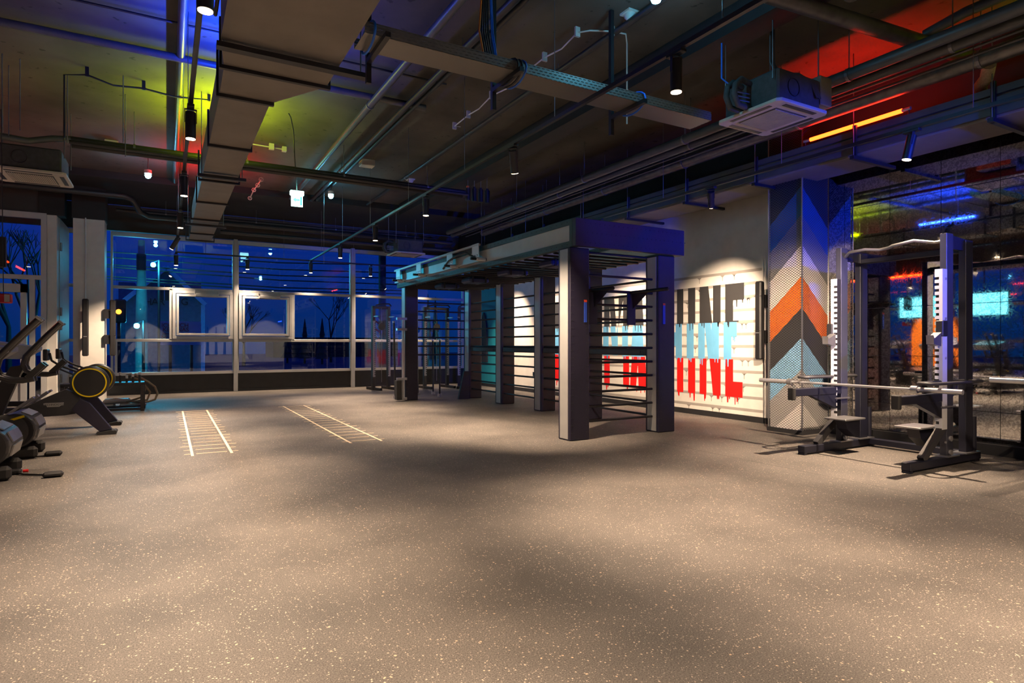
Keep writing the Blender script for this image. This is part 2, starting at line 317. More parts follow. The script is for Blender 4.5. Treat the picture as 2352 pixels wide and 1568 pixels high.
def sash(root,u0,u1,z0,z1):
    f=MB(); t=.07; v0=WV-.12
    f.box(u0,u1,v0,WV,z1-t,z1).box(u0,u1,v0,WV,z0,z0+t).box(u0,u0+t,v0,WV,z0+t,z1-t).box(u1-t,u1,v0,WV,z0+t,z1-t)
    s=f.build('sash_frame',M['frame_white'],root,bevel=.006)
    t2=t+.015; t3=.055; f=MB(); v1=WV-.15
    a0,a1,b0,b1=u0+t2,u1-t2,z0+t2,z1-t2
    f.box(a0,a1,v1,WV-.02,b1-t3,b1).box(a0,a1,v1,WV-.02,b0,b0+t3).box(a0,a0+t3,v1,WV-.02,b0+t3,b1-t3).box(a1-t3,a1,v1,WV-.02,b0+t3,b1-t3)
    f.build('sash_rim',M['frame_white'],s,bevel=.005)
    c=(u0+u1)/2+.08
    o=MB().rbox(c-.26,c+.26,WV-.22,WV-.15,z1-.13,z1-.06,.01)
    o.cyl((c-.27,WV-.14,z1-.08),(c-.27,WV-.14,z1+.03),.012,6).cyl((c+.27,WV-.14,z1-.08),(c+.27,WV-.14,z1+.03),.012,6)
    o.build('window_opener',M['frame_white'],s)
sash(w1,.115,1.475,1.36,2.56); sash(w2,1.62,2.94,1.36,2.56)
# entrance glazing on the left, nearer plane
DV=15.65
struct('wall_entrance',B(LW,-2.1,DV,DV+.12,3.92,CZ),M['sill_panel'],'dark panel above the entrance glazing')
struct('trim_6',MB().rbox(-2.16,-1.99,DV-.02,DV+.3,0,3.9,.008),M['white_paint'],'white pilaster beside the entrance door')
struct('wall_return',B(-2.02,-1.98,DV+.3,WV,0,3.9),M['white_paint'])
struct('trim_7',B(-2.3,-1.86,DV-.02,DV+.3,3.9,CZ),M['black_paint'])
dfr=MB().box(LW,-2.16,DV-.05,DV+.05,3.80,3.92).box(LW,-2.24,DV-.05,DV+.05,2.55,2.64).box(-2.25,-2.16,DV-.06,DV+.05,0,3.8)
dfr.box(-2.44,-2.35,DV-.05,DV+.05,0,2.55).box(-3.6,-3.5,DV-.05,DV+.05,0,3.8)
d1=struct('window_5',dfr,M['frame_white'],'white frame of the entrance glazing at the left')
B(-2.35,-2.25,DV-.004,DV+.004,.05,2.55).build('pane',M['glass'],d1); B(-3.5,-2.25,DV-.004,DV+.004,2.64,3.8).build('pane',M['glass'],d1)
B(-9,-3.6,DV-.004,DV+.004,.05,3.8).build('pane',M['glass'],d1)
dl=MB().box(-3.45,-2.48,DV-.07,DV+.03,2.28,2.45).box(-3.45,-2.48,DV-.07,DV+.03,.55,.66).box(-2.58,-2.48,DV-.07,DV+.03,.05,2.45).box(-3.45,-3.35,DV-.07,DV+.03,.05,2.45).box(-3.35,-2.58,DV-.05,DV+.02,.05,.55)
d2=struct('door_1',dl,M['frame_white'],'white framed glass entrance door')
B(-3.35,-2.58,DV-.02,DV-.012,.66,2.28).build('pane',M['glass'],d2)
MB().cyl((-2.52,DV-.13,1.0),(-2.52,DV-.13,1.25),.012,8).build('door_handle',M['chrome'],d2)
for z in (.5,1.62,1.92,3.3):
    h=MB().cyl((-1.965,16.0,z-.09),(-1.965,16.0,z+.09),.022,8); struct('trim_%d'%(10+int(z*10)),h,M['steel_dull'],'hinge on the white return panel')
# left wall, seen only in the mirror: same glazing
lw=struct('window_6',MB(),M['frame_white'])
f=MB()
for v in [BV+3.0*i for i in range(9)]: f.box(LW-.05,LW+.08,v-.07,v+.07,0,4.2)
for z in (.5,1.32,2.6,3.87): f.box(LW-.05,LW+.06,BV,DV,z-.05,z+.05)
f.build('mullion_grid',M['frame_white'],lw)['kind']='stuff'
B(LW-.01,LW,BV,DV,.5,3.87).build('pane',M['glass'],lw)
struct('wall_left',B(LW-.2,LW-.02,BV,DV,3.9,CZ).box(LW-.2,LW-.02,BV,DV,0,.48),M['sill_panel'])
# mirror wall: separate silvered tiles with fine joints
mroot=struct('wall_mirror',B(RW-.012,RW+.02,BV,5.24,.12,CZ-.1),M['black_paint'],'dark backing of the mottled mirror tiles')
vs_=[5.235,5.005,4.405,3.81,3.212,2.61,2.01,1.4,-2.0,-9.4]; zs_=[.125,.475,1.09,1.71,3.07,4.55]
for i in range(len(vs_)-1):
    for j in range(len(zs_)-1):
        B(RW-.02,RW-.012,vs_[i+1]+.003,vs_[i]-.003,zs_[j]+.003,zs_[j+1]-.003).build('mirror_tile',M['mirror'],mroot)
# pillar with chevron print behind wire screen
pil=struct('wall_pillar',B(7.52,RW-.005,5.26,5.76,.06,CZ),M['chevron'],'square pillar printed with coloured chevrons')
B(7.49,RW-.01,5.235,5.79,0,.06).build('plinth',M['black_paint'],pil)
B(7.503,7.505,5.245,5.77,.06,CZ).build('wire_screen',M['screen'],pil); B(7.503,RW-.03,5.243,5.245,.06,CZ).build('wire_screen',M['screen'],pil)
MB().box(7.496,7.512,5.236,5.252,.06,CZ).box(7.496,7.506,5.765,5.78,.06,CZ).build('corner_edge',M['steel_dull'],pil)

# ---------------------------------------------------------------- mural on the right wall
mural=thing('wall_mural','painted wall mural of tall sliced letters in black, blue and red with drips','mural',(RW,8.5,0))
MU=RW
def letter(name,polys,m,parent=mural,t=.004):
    mb=MB()
    for p in polys: mb.prism(p,'x',MU-t,MU+.001)
    return mb.build(name,M[m],parent)
def clip(poly,zlo,zhi):
    def cut(ps,z,keep_above):
        out=[]
        for i in range(len(ps)):
            a,b=ps[i],ps[(i+1)%len(ps)]; ia=(a[1]>=z)==keep_above; ib=(b[1]>=z)==keep_above
            if ia: out.append(a)
            if ia!=ib:
                t=(z-a[1])/(b[1]-a[1]); out.append((a[0]+(b[0]-a[0])*t,z))
        return out
    p=cut(poly,zlo,True); p=cut(p,zhi,False) if len(p)>2 else p
    return p if len(p)>2 else None
ZT,ZB=2.23,.37
# letters as convex strokes in (v,z); v falls from left to right
def R_(a,b,z0=ZB,z1=ZT): return [(a,z0),(a,z1),(b,z1),(b,z0)]
LET={'letter_m':[R_(10.30,10.12),R_(9.68,9.50),[(10.14,ZT),(9.98,ZT),(9.82,1.0),(9.98,1.0)],[(9.82,ZT),(9.66,ZT),(9.98,1.0),(9.82,1.0)][::-1]],
 'letter_a':[[(9.47,ZB),(9.29,ZT),(9.11,ZT),(9.29,ZB)],[(9.21,ZB),(9.29,ZT),(9.12,ZT),(8.98,ZB)],R_(9.34,9.12,.80,.98)],
 'letter_c':[R_(8.92,8.76),R_(8.76,8.56,ZT-.25,ZT),R_(8.76,8.56,ZB,ZB+.28),R_(8.70,8.56,1.7,ZT),R_(8.70,8.56,ZB,.9)],
 'letter_h':[R_(8.50,8.36),R_(8.17,8.02),R_(8.36,8.17,1.2,1.45)],
 'letter_i':[R_(7.90,7.735)],
 'letter_n':[R_(7.63,7.48),R_(7.33,7.17),[(7.56,ZT),(7.44,ZT),(7.18,ZB),(7.33,ZB)]],
 'letter_e':[R_(7.07,6.91),R_(6.92,6.69,ZT-.27,ZT),R_(6.92,6.80,1.36,1.62),R_(6.92,6.72,ZB,ZB+.25)],
 'letter_v':[R_(12.25,11.95),R_(11.7,11.5),R_(11.3,11.1)]}
for nm,strokes in LET.items():
    for zlo,zhi,mt,off in ((1.60,2.23,'dark_text',0),(.985,1.60,'blue_text',.035),(.37,.985,'mural_red',0)):
        ps=[]
        for k,s_ in enumerate(strokes):
            c=clip(s_,zlo,zhi)
            if c: ps.append((k,[(a+off,b) for a,b in c]))
        if not ps: continue
        mb=MB()
        for k,p in ps: mb.prism(p,'x',MU-.004-.0006*k-(.001 if mt=='dark_text' else 0),MU+.001)
        # drips under each slice
        rnd=random.Random(nm+mt)
        for k,p in ps[:2]:
            va=min(a for a,b in p); vb=max(a for a,b in p)
            for _ in range(2):
                c0=rnd.uniform(va+.02,vb-.03); L=rnd.uniform(.03,.13); wd=rnd.uniform(.008,.018)
                zb=min(b for a,b in p)
                mb.prism([(c0-wd,zb+.01),(c0+wd,zb+.01),(c0+wd*.5,zb-L),(c0-wd*.5,zb-L)],'x',MU-.0075,MU+.001)
        mb.build(nm,M[mt],mural)
zz=[2.41,2.21,2.0,1.79,1.60,1.40,1.20,1.0,.79,.58,.38,.18]
for i,z in enumerate(zz):
    rnd=random.Random(i)
    mb=MB().box(MU-.002,MU+.001,6.33+rnd.uniform(-.03,.03) if i not in (1,) else 6.35,12.3,z-.022,z+.022)
    for _ in range(3):
        v=rnd.uniform(6.5,8.0); mb.prism([(v-.05,z-.02),(v+.05,z-.02),(v,z-.06)],'x',MU-.002,MU+.001); mb.box(MU-.002,MU+.001,v-.006,v+.006,z-.12,z-.03)
    mb.build('stripe',M['grey_stripe'],mural)
def column_speaker(loc,axis,label):
    t=thing('column_speaker',label,'speaker',loc,'tall black column loudspeakers',local=True)
    b=MB().rbox(-.055,.055,-.055,.055,0,1.2,.02).build('cabinet',M['black_plastic'],t)
    for z in (.44,.97): B(-.057,.057,-.057,.057,z,z+.006).build('seam',M['graphite'],b)
    B(-.03,.03,-.0575,-.055,.405,.415).build('badge',M['chrome'],b)
    MB().box(-.02,.02,.05,.16,.25,.45).box(-.02,.02,.05,.16,.8,1.0).build('bracket',M['black_steel'],t)
    t.rotation_euler=(0,0,axis); return t
column_speaker((-1.49,15.49,.98),0,'black column speaker on the front of the white column')
column_speaker((-1.02,15.62,.98),math.pi/2*-1+math.pi,'grey-lit column speaker bracketed off the right side of the white column')
column_speaker((7.93,6.26,1.0),-math.pi/2,'black column speaker on the mural wall beside the chevron pillar')
MB().cyl((-1.5,15.63,2.18),(-1.5,15.63,3.9),.014,8).build('conduit',M['white_powder'])
tag(bpy.data.objects['conduit'],'white conduit running down the white column to its speaker','conduit')
B(RW-.012,RW,13.12,13.2,.42,.52).build('wall_socket',M['black_plastic']); tag(bpy.data.objects['wall_socket'],'small black socket low on the white wall behind the rig','socket')

# ---------------------------------------------------------------- agility ladders on the floor
def agility(u0,u1,label):
    t=thing('agility_ladder_marking',label,'floor marking',((u0+u1)/2,10.15,0),'ladder markings on the gym floor')
    for u in (u0,u1): B(u-.014,u+.014,7.6,12.72,0,.003).build('rail',M['tape'],t)
    for i in range(18):
        v=12.62-i*.287
        if i%3==0: B(u0-.11,u1+.11,v-.011,v+.011,0,.0035).build('rung',M['tape'],t)
        else: B(u0+.04,u1-.04,v-.009,v+.009,0,.0035).box(u0-.08,u0-.014,v-.009,v+.009,0,.0035).box(u1+.014,u1+.08,v-.009,v+.009,0,.0035).build('rung',M['tape'],t)
agility(.245,.642,'white ladder marking on the floor, the one to the left')
agility(2.0,2.39,'white ladder marking on the floor, the one nearer the climbing rig')

# ---------------------------------------------------------------- climbing rig
rig=thing('climbing_rig','large dark steel climbing rig with ladder bars in front of the mural','gym rig',(5.4,9.6,0))
PH=2.48
def post(u0,u1,v0,v1,lit=(True,True)):
    p=MB().rbox(u0,u1,v0,v1,0,PH,.012).build('post',M['dark_violet_steel'],rig)
    e=.045
    B(u0-.004,u0+.01,v0+e,v1-e,.02,PH-.02).build('side_panel',M['light_panel'],p)
    B(u1-.01,u1+.004,v0+e,v1-e,.02,PH-.02).build('side_panel',M['light_panel'],p)
    b=MB(); z=.1
    while z<PH-.05:
        for u in (u0+.022,u0+.05,u1-.05,u1-.022):
            b.box(u-.005,u+.005,v0-.003,v0+.004,z-.005,z+.005)
        b.box(u0-.003,u0+.002,v0+.017,v0+.027,z-.005,z+.005)
        z+=.096
    b.build('bolts',M['graphite'],p)['kind']='stuff'
    return p
fl=post(4.46,4.77,6.37,6.64); fr_=post(5.96,6.27,6.37,6.64)
RV=[6.37,8.02,9.42,10.95,12.47]
for v in RV[1:]: post(5.96,6.27,v,v+.27)
post(4.51,4.80,12.65,12.92)
for p,u in ((fl,4.70),(fr_,6.06)):
    B(u-.022,u+.022,6.364,6.369,1.52,1.80).build('warning_label',M['label_blue'],p); B(u-.022,u+.022,6.363,6.369,1.78,1.81).build('warning_strip',M['label_red'],p)
# roof beams
fa=B(4.47,6.34,6.26,6.34,2.48,2.835).build('fascia_beam',M['dark_violet_steel'],rig,bevel=.006)
b=MB()
for i in range(24):
    for z in (2.53,2.66,2.78):
        u=4.55+i*.077+(.03 if z==2.66 else 0); b.box(u-.006,u+.006,6.256,6.262,z-.006,z+.006)
b.build('bolt_holes',M['black_steel'],fa)['kind']='stuff'
def side_beam(u,s):
    g=MB().box(u,u+.03,6.34,13.1,2.48,2.555).box(u,u+.03,6.34,13.1,2.76,2.835).box(u+.028,u+.10,6.34,13.1,2.48,2.51).box(u+.028,u+.10,6.34,13.1,2.80,2.835)
    g.box(u,u+.03,6.34,6.40,2.555,2.76).box(u,u+.03,13.04,13.1,2.555,2.76)
    o=g.build('side_beam',M['green_grey_steel'],rig)
    B(u+.008,u+.025,6.40,13.04,2.555,2.76).build('beam_panel',M['light_panel'],o)
    b=MB(); v=6.45
    while v<13:
        for z in (2.515,2.80): b.box(u-.003,u+.002,v-.007,v+.007,z-.007,z+.007)
        v+=.125
    b.build('bolts',M['black_steel'],o)['kind']='stuff'
side_beam(4.47,-1); side_beam(6.24,1)
MB().box(4.5,6.27,13.02,13.1,2.48,2.835).build('rear_beam',M['green_grey_steel'],rig)
# top mounted storage rails with white bracket plates, rear half of the left beam
MB().bar((4.43,8.9,2.86),(4.43,13.1,2.86),.05,.035).bar((4.43,8.9,2.60),(4.43,13.1,2.60),.03,.03).build('accessory_rail',M['light_panel'],rig)
for v in (9.0,10.05,11.6,12.85):
    p=MB().prism([(v-.12,2.88),(v+.12,2.88),(v+.12,2.66),(v+.05,2.62),(v-.14,2.62)],'x',4.405,4.415)
    p.box(4.40,4.9,v-.03,v+.03,2.64,2.66)
    q=p.build('bracket_plate',M['white_powder'],rig)
    m_=MB()
    for dv in (-.08,0,.08): m_.cyl((4.404,v+dv,2.69),(4.401,v+dv,2.69),.012,8)
    m_.build('bolts',M['black_steel'],q)['kind']='stuff'
    MB().cyl((4.20,v-.25,2.60),(4.9,v-.25,2.60),.022,8).build('grip_bar',M['black_steel'],rig)
    MB().cyl((4.30,v-.25,2.60),(4.46,v-.25,2.60),.032,8).build('grip_sleeve',M['white_powder'],rig)
MB().tube([at(1018,617,u=4.4),at(1030,600,u=4.4),at(1048,588,u=4.4),at(1070,580,u=4.4),at(1088,590,u=4.4),at(1100,594,u=4.4)],.018,8).build('hanging_strap',M['rubber_black'],rig)
# monkey bars and pads
for i in range(25):
    v=6.62+i*.26
    MB().cyl((4.55,v,2.47),(6.26,v,2.47),.017,8).build('monkey_bar',M['black_steel'],rig)
for v in (7.3,8.6,10.0,11.3):
    pd=MB().rbox(4.75,5.15,v-.07,v+.30,2.36,2.44,.02).build('hanging_pad',M['pad_blue'],rig)
    [MB().box(x_,x_+.03,v-.08,v+.31,2.35,2.46).build('strap',M['black_steel'],pd) for x_ in (4.80,5.06)]
# climbing bars
ZR=[.22+.193*i for i in range(11)]
for z in ZR:
    if abs(z-(.22+.193*9))<.01: continue
    MB().cyl((4.76,6.5,z),(5.97,6.5,z),.017,8).build('ladder_bar',M['black_steel'],rig)
for i in range(4):
    for z in ZR: MB().cyl((6.03,RV[i]+.26,z),(6.03,RV[i+1]+.01,z),.017,8).build('ladder_bar',M['black_steel'],rig)
    bx=MB().rbox(5.98,6.10,RV[i]+.28,RV[i+1]-.01,1.07,1.17,.01).build('box_rail',M['black_plastic'],rig)
    MB().box(5.975,5.985,RV[i]+.4,RV[i+1]-.5,1.10,1.14).build('slot',M['graphite'],bx)
for z in ZR[4:]: MB().cyl((4.79,12.78,z),(5.97,12.78,z),.017,8).build('ladder_bar',M['black_steel'],rig)
# dip station
MB().cyl((4.77,6.5,1.95),(5.97,6.5,1.95),.02,8).build('dip_crossbar',M['black_steel'],rig)
for u,v0 in ((4.90,6.05),(5.56,5.77)):
    MB().tube([(u,6.5,1.945),(u,v0+.05,1.945),(u,v0,1.945),(u,v0-.012,1.945)],[.024,.024,.024,.014],10).build('dip_handle',M['black_steel'],rig)
    MB().prism([(u-.07,1.93),(u+.07,1.93),(u+.07,1.50),(u-.07,1.50)],'y',6.47,6.49).prism([(6.46,1.93),(6.14,1.93),(6.44,1.72)],'x',u-.006,u+.006).build('dip_bracket',M['dark_violet_steel'],rig)

# leaning wedge board behind the rear rig post
wb=MB().prism([(5.66,0),(5.93,0),(5.93,.62),(5.80,.62)],'y',12.40,12.46).build('balance_board',M['rubber_black']); tag(wb,'black wedge board leaning at the foot of the rear rig post','board')

# ---------------------------------------------------------------- squat racks
def rack(label,group,loc,slots=True,steel='rack_steel',width=1.11):
    t=thing('squat_rack',label,'squat rack',(0,0,0),group,local=True)
    H=width
    for k,v in enumerate((0,H)):
        s=1 if k==0 else -1
        MB().rbox(-.75,.62,v-.045,v+.045,.02,.10,.006).box(-.75,-.70,v-.04,v+.04,0,.02).box(.5,.6,v-.04,v+.04,0,.02).build('foot_beam',M[steel],t)
        p=MB().rbox(-.06,.07,v-.033,v+.033,.11,2.37,.005).build('front_upright',M['rack_front'],t)
        ch=MB()
        # slotted plate, comb shaped, opening towards the inside of the rack
        z0,z1=.38,2.0; vi,vo=v+s*.036,v-s*.036; n=25; pitch=(z1-z0-.1)/n
        ch.box(-.146,-.06,min(vo,vo+s*.008),max(vo,vo+s*.008),z0,z1)
        c=v-s*.004
        ch.box(-.15,-.142,min(vo,c),max(vo,c),z0,z1)
        for i in range(n+1):
            zb=z0+.02+i*pitch
            ch.box(-.15,-.142,min(c,vi),max(c,vi),zb,zb+pitch*.56) if i else ch.box(-.15,-.142,min(c,vi),max(c,vi),z0,zb+pitch*.5)
        ch.box(-.15,-.142,min(c,vi),max(c,vi),z1-.05,z1)
        if slots: ch.build('slotted_plate',M['white_powder'],p)
        B(-.138,-.06,v-.03,v+.03,z0,z1).build('slot_channel',M['black_plastic'],p)
        bo=MB()
        for z in (.25,.62,1.1,1.5,1.9): bo.cyl((-.10,v-s*.037,z),(-.10,v-s*.046,z),.012,8)
        bo.build('bolts',M['chrome'],p)['kind']='stuff'
        q=MB().rbox(.32,.47,v-.035,v+.035,.10,2.33,.005).build('rear_upright',M[steel],t)
        MB().prism([(-.06,2.37),(.47,2.33),(.47,2.22),(.38,2.14),(.32,2.22),(.07,2.22),(0,2.1)],'y',v-.012,v+.012).build('top_gusset',M[steel],t)
        MB().box(.26,.55,v-.07,v+.07,.10,.112).box(-.12,.12,v-.07,v+.07,.10,.112).build('base_plate',M['steel_dull'],t)
        MB().bar((-.48,v,.10),(-.08,v,.40),.06,.07).build('brace',M['graphite'],t)
        # j hook
        j=MB().rbox(-.17,-.07,v-s*.03-.02,v-s*.03+.05,1.32,1.48,.008).build('j_hook',M['black_plastic'],t)
        MB().prism([(-.17,1.36),(-.30,1.30),(-.32,1.33),(-.31,1.24),(-.17,1.22)],'y',v-.035,v+.035).build('hook_cup',M['steel_dull'],j)
        # spotter arm
        a=MB().rbox(-.90,-.05,v-.035,v+.035,.66,.745,.006).prism([(-.62,.66),(-.05,.66),(-.05,.46)],'y',v-.03,v+.03).build('spotter_arm',M[steel],t)
        MB().rbox(-.94,-.89,v-.04,v+.04,.62,.76,.01).build('end_cap',M['rubber_black'],a)
        [MB().box(-.17,.09,v-.05,v+.05,z_,z_+.015).build('collar',M['steel_dull'],a) for z_ in (.60,.76)]
        # hand loop outside the upright
        o=v-s*.09; x0,x1=-.62,.42; w=.075; pts=[]
        for (cx,sg) in ((x1-w,1),(x0+w,-1)):
            for i in range(7):
                an=-math.pi/2+math.pi*i/6
                pts.append((cx+sg*w*math.cos(an)*.9, o+ (w*math.sin(an))*sg, .86))
        MB().tube(pts,.016,8,closed=True).cyl((-.02,o,.845),(-.02,o,.76),.02,8).build('hand_loop',M['graphite'],t)
        # step platform
        c0=v+s*.17
        st=MB().rbox(-.40,-.02,c0-.13,c0+.13,.385,.405,.006).build('step_plate',M['steel_dull'],t)
        MB().prism([(-.30,.385),(-.02,.385),(-.02,.18),(-.10,.18),(-.26,.28)],'y',c0-.06,c0+.06).build('step_bracket',M[steel],st)
        MB().cyl((.56,v,.10),(.56,v,.47),.028,12).build('storage_peg',M[steel],t)
        bo=MB()
        for x,z in ((.0,.28),(.0,.14)): bo.cyl((x,v-.034,z),(x,v-.05,z),.028,10)
        bo.build('foot_bolt',M['chrome'],t)
    MB().rbox(.47,.56,0,H,.03,.10,.006).build('rear_crossbeam',M[steel],t)
    MB().rbox(.33,.39,0.03,H-.03,2.20,2.26,.006).build('top_crossbeam',M[steel],t)
    w=H
    MB().tube([(.02,.03,2.30),(.02,.12,2.30),(-.06,.28,2.335),(-.06,.50,2.31),(-.02,.56,2.30),(-.02,.66,2.29),(-.06,.80,2.31),(-.06,.98,2.30),(.02,w-.03,2.26)],.017,10).build('pull_up_bar',M['steel_dull'],t)
    t.location=loc; return t
r1=rack('black squat rack with white slotted uprights in front of the mirror','squat racks along the mirror wall',(6.93,3.22,0))
r2=copy_tree(r1); r2.location=(6.93,.97,0); r2['label']='squat rack just beyond the right edge, next to the one by the pillar'
def barbell(label,u,v0,z):
    t=thing('barbell',label,'barbell',(u,v0,z),'long steel barbells on the racks',local=True)
    MB().cyl((0,.42,0),(0,1.81,0),.0145,14).build('shaft',M['chrome'],t)
    for s,a,b in ((0,0,.42),(1,1.81,2.23)):
        MB().cyl((0,a,0),(0,b,0),.025,16).build('sleeve',M['chrome'],t)
        c=.42 if s==0 else 1.81
        MB().cyl((0,c-.03,0),(0,c+.03,0),.037,16).build('collar',M['steel_dull'],t)
barbell('steel barbell lying across the arms of the squat rack by the pillar',6.45,2.857,.792)
barbell('bright barbell whose end pokes in at the right edge',6.45,.41,.92)

# ---------------------------------------------------------------- track lighting
def track(name,label,pts,group,z=3.48):
    t=thing(name,label,'lighting track',pts[0],group)
    MB().bar((pts[0][0],pts[0][1],z),(pts[1][0],pts[1][1],z),.036,.036).build('rail',M['black_steel'],t)
    p=Vector((*pts[0][:2],z)); q=Vector((*pts[1][:2],z)); L=(q-p).length; n=int(L/2.3)
    for i in range(n+1):
        c=p+(q-p)*((i+.35)/(n+1)); MB().cyl((c.x,c.y,z+.02),(c.x,c.y,CZ if c.y<14.6 else 4.56),.004,5).build('suspension_wire',M['rod_zinc'],t)
    return t
TZ=3.48
track('lighting_track','black lighting track over the left side beside the air duct',[(.19,-2,TZ),(.19,16.98,TZ)],'long black lighting tracks')
track('lighting_track','black lighting track down the middle of the hall',[(3.36,-2,TZ),(3.36,16.98,TZ)],'long black lighting tracks')
track('lighting_track','pale lit track along the wall duct on the right',[(6.62,-2,TZ),(6.62,14.5,TZ)],'long black lighting tracks',z=3.45)
track('lighting_track','crosswise track in front of the far windows',[(.19,17.0,TZ),(7.6,17.0,TZ)],'long black lighting tracks')
def lamp(u,v,label,aim=None,watt=LAMP_W,ang=58,group='black cylinder track spotlights',on=True,ztop=None):
    if ztop is None: ztop=3.43 if abs(u-6.62)<.01 else 3.46
    t=thing('track_spotlight',label,'spotlight',(u,v,ztop),group,local=True)
    a=Vector(aim) if aim else Vector((u,v,0)); piv=Vector((u,v,ztop-.06)); d=(a-piv).normalized()
    rot=d.to_track_quat('-Z','Y').to_matrix().to_4x4()
    loc=Matrix.Translation((0,0,-.06))@rot
    def w(mb,name,mt,par):
        mb.v=[tuple(loc@Vector(p)) for p in mb.v]; o=mb.build(name,M[mt],par); return o
    MB().rbox(-.03,.03,-.08,.08,-.03,.0,.005).build('adapter',M['black_steel'],t)
    w(MB().box(-.052,-.046,-.012,.012,-.10,.03).box(.046,.052,-.012,.012,-.10,.03).box(-.052,.052,-.012,.012,.022,.03),'yoke','black_steel',t)
    b=w(MB().tube([(0,0,0),(0,0,-.245)],.045,20,caps=True),'housing','black_steel',t)
    w(MB().tube([(0,0,-.246),(0,0,-.249)],.040 ,20),'lens','lens_warm' if on else 'black_plastic',t)
    if on:
        p=piv+d*.262; straight=d.z<-.93; spot('spot_beam',p,p+d,watt*(.62 if straight else 1),ang+(3 if straight else 0))
        if straight: spot('spot_spill',p,p+d,watt*.26,ang+34)
    return t
ords=['nearest','second','third','fourth','fifth','sixth','seventh']
for i,v in enumerate((1.4,3.9,6.41,8.93,11.44,13.9)):
    if i==5: continue
    lamp(.19,v,'black spotlight on the left track, %s from the camera'%ords[i] if i else 'black spotlight on the left track right above the camera')
lamp(.19,14.3,'tilted black spotlight on the left track near the window end',aim=(-1.4,15.6,.6),ang=50,watt=LAMP_W*.7)
for i,v in enumerate((.9,3.4,5.91,8.53,11.07,13.7)):
    if i==0: lamp(3.36,v,'spotlight on the middle track above the camera straight above the camera view'); lamp(3.36,-.6,'added spotlight on the middle track behind the camera to brighten the squat rack',aim=(6.9,3.8,.9),watt=LAMP_W*.45,ang=44); continue  # the lamp behind the camera is an added helper that brightens the rack
    if i==2: lamp(3.36,v,'tilted unlit-looking spotlight on the middle track, leaning to the right',aim=(4.5,7.2,0),watt=LAMP_W*.8,ang=60)
    else: lamp(3.36,v,'black spotlight on the middle track, %s from the camera'%ords[i])
for i,(u,v) in enumerate(((.19,17.0),(1.80,17.0),(3.38,17.0),(5.02,17.0),(6.6,17.0))):
    lamp(u,v,'small spotlight on the crosswise window track, %s from the left'%('first','second','third','fourth','fifth')[i],watt=LAMP_W*.35)
lamp(6.62,.9,'spotlight on the wall-side track just outside the frame')
lamp(6.62,3.39,'lit spotlight on the wall-side track above the squat rack',aim=(6.2,3.9,0),watt=LAMP_W*1.1)
lamp(6.62,6.03,'tilted spotlight on the wall-side track aimed at the mural',aim=(8.1,7.35,1.25),watt=LAMP_W*.65,ang=62)
for i,v in enumerate((8.55,11.1,13.6)):
    lamp(6.62,v,'wall washing spotlight hidden behind the rig roof, %s'%('near','middle','far')[i],aim=(8.1,v+(.9 if i<2 else .6),1.3),watt=LAMP_W*.65,ang=66)
lamp(3.36,2.0,'spotlight on the middle track aimed at the chevron pillar',aim=(7.5,5.5,1.1),watt=LAMP_W*2.6,ang=34)
# the unseen left half of the hall
for i,(u,v) in enumerate([(-3.0,0.9),(-3.0,4.2),(-3.0,8.2),(-3.0,12.2),(-6.2,2.5),(-6.2,7.0),(-6.2,11.5),(-1.3,-5.0),(3.4,-4.5),(5.8,-6.5),(3.2,-7.6),(-1.2,-7.6)]):
    lamp(u,v,'spotlight over the unseen part of the hall, number %s in its row'%['one','two','three','four','five','six','seven','eight','nine','ten','eleven','twelve'][i],watt=LAMP_W*1.1,aim=(u,v,0) if v>-6 else (u,BV,1.2))

# ---------------------------------------------------------------- coloured tubes on top of the ducts
def tube_lamp(u,v0,v1,z,m,label,watt,col):
    t=thing('light_tube',label,'light tube',(u,(v0+v1)/2,z),'coloured light tubes')
    MB().cyl((u,v0+.03,z),(u,v1-.03,z),.024,12).build('tube',M[m],t)
    MB().cyl((u,v0-.06,z),(u,v0+.03,z),.02,10).build('end_fitting',M['chrome'],t); MB().cyl((u,v1-.03,z),(u,v1+.06,z),.02,10).build('end_fitting',M['chrome'],t)
    MB().cyl((u,v0-.04,z),(u,v0-.04,z-.09),.008,6).cyl((u,v1+.04,z),(u,v1+.04,z-.09),.008,6).build('stand_off',M['black_steel'],t)
    if watt:
        d=bpy.data.lights.new('tube_glow','AREA'); d.shape='RECTANGLE'; d.size=.045; d.size_y=v1-v0-.08; d.energy=watt*.8; d.color=col
        g=bpy.data.objects.new('tube_glow',d); COL.objects.link(g); g.location=(u,(v0+v1)/2,z+.03); g.rotation_euler=(math.pi,0,0)
RED=(1,.015,.008); BLU=(.006,.05,1); YEL=(.55,.72,.0)
tube_lamp(.66,6.6,7.8,4.05,'tube_blue','blue light tube on top of the left duct',135,BLU)
tube_lamp(.66,9.2,10.4,4.05,'tube_yellow','yellow light tube on top of the left duct',140,YEL)
tube_lamp(.66,12.2,13.4,4.05,'tube_red','red light tube on top of the left duct, far part',60,RED)
tube_lamp(7.18,3.75,4.93,3.86,'tube_red','glowing red light tube on top of the right wall duct',30,RED)
tube_lamp(7.62,.9,2.1,3.86,'tube_yellow','yellow light tube past the right edge of the frame',16,YEL)
tube_lamp(5.6,-2.6,-1.4,2.5,'tube_blue','blue light tube behind the camera on the right',0,BLU)
B(5.55,5.65,-2.66,-1.34,2.36,2.40).build('added_channel',M['black_steel'],[o for o in bpy.data.objects if o.get('label')=='blue light tube behind the camera on the right'][0])  # unseen channel made up to go with the aimed blue spots
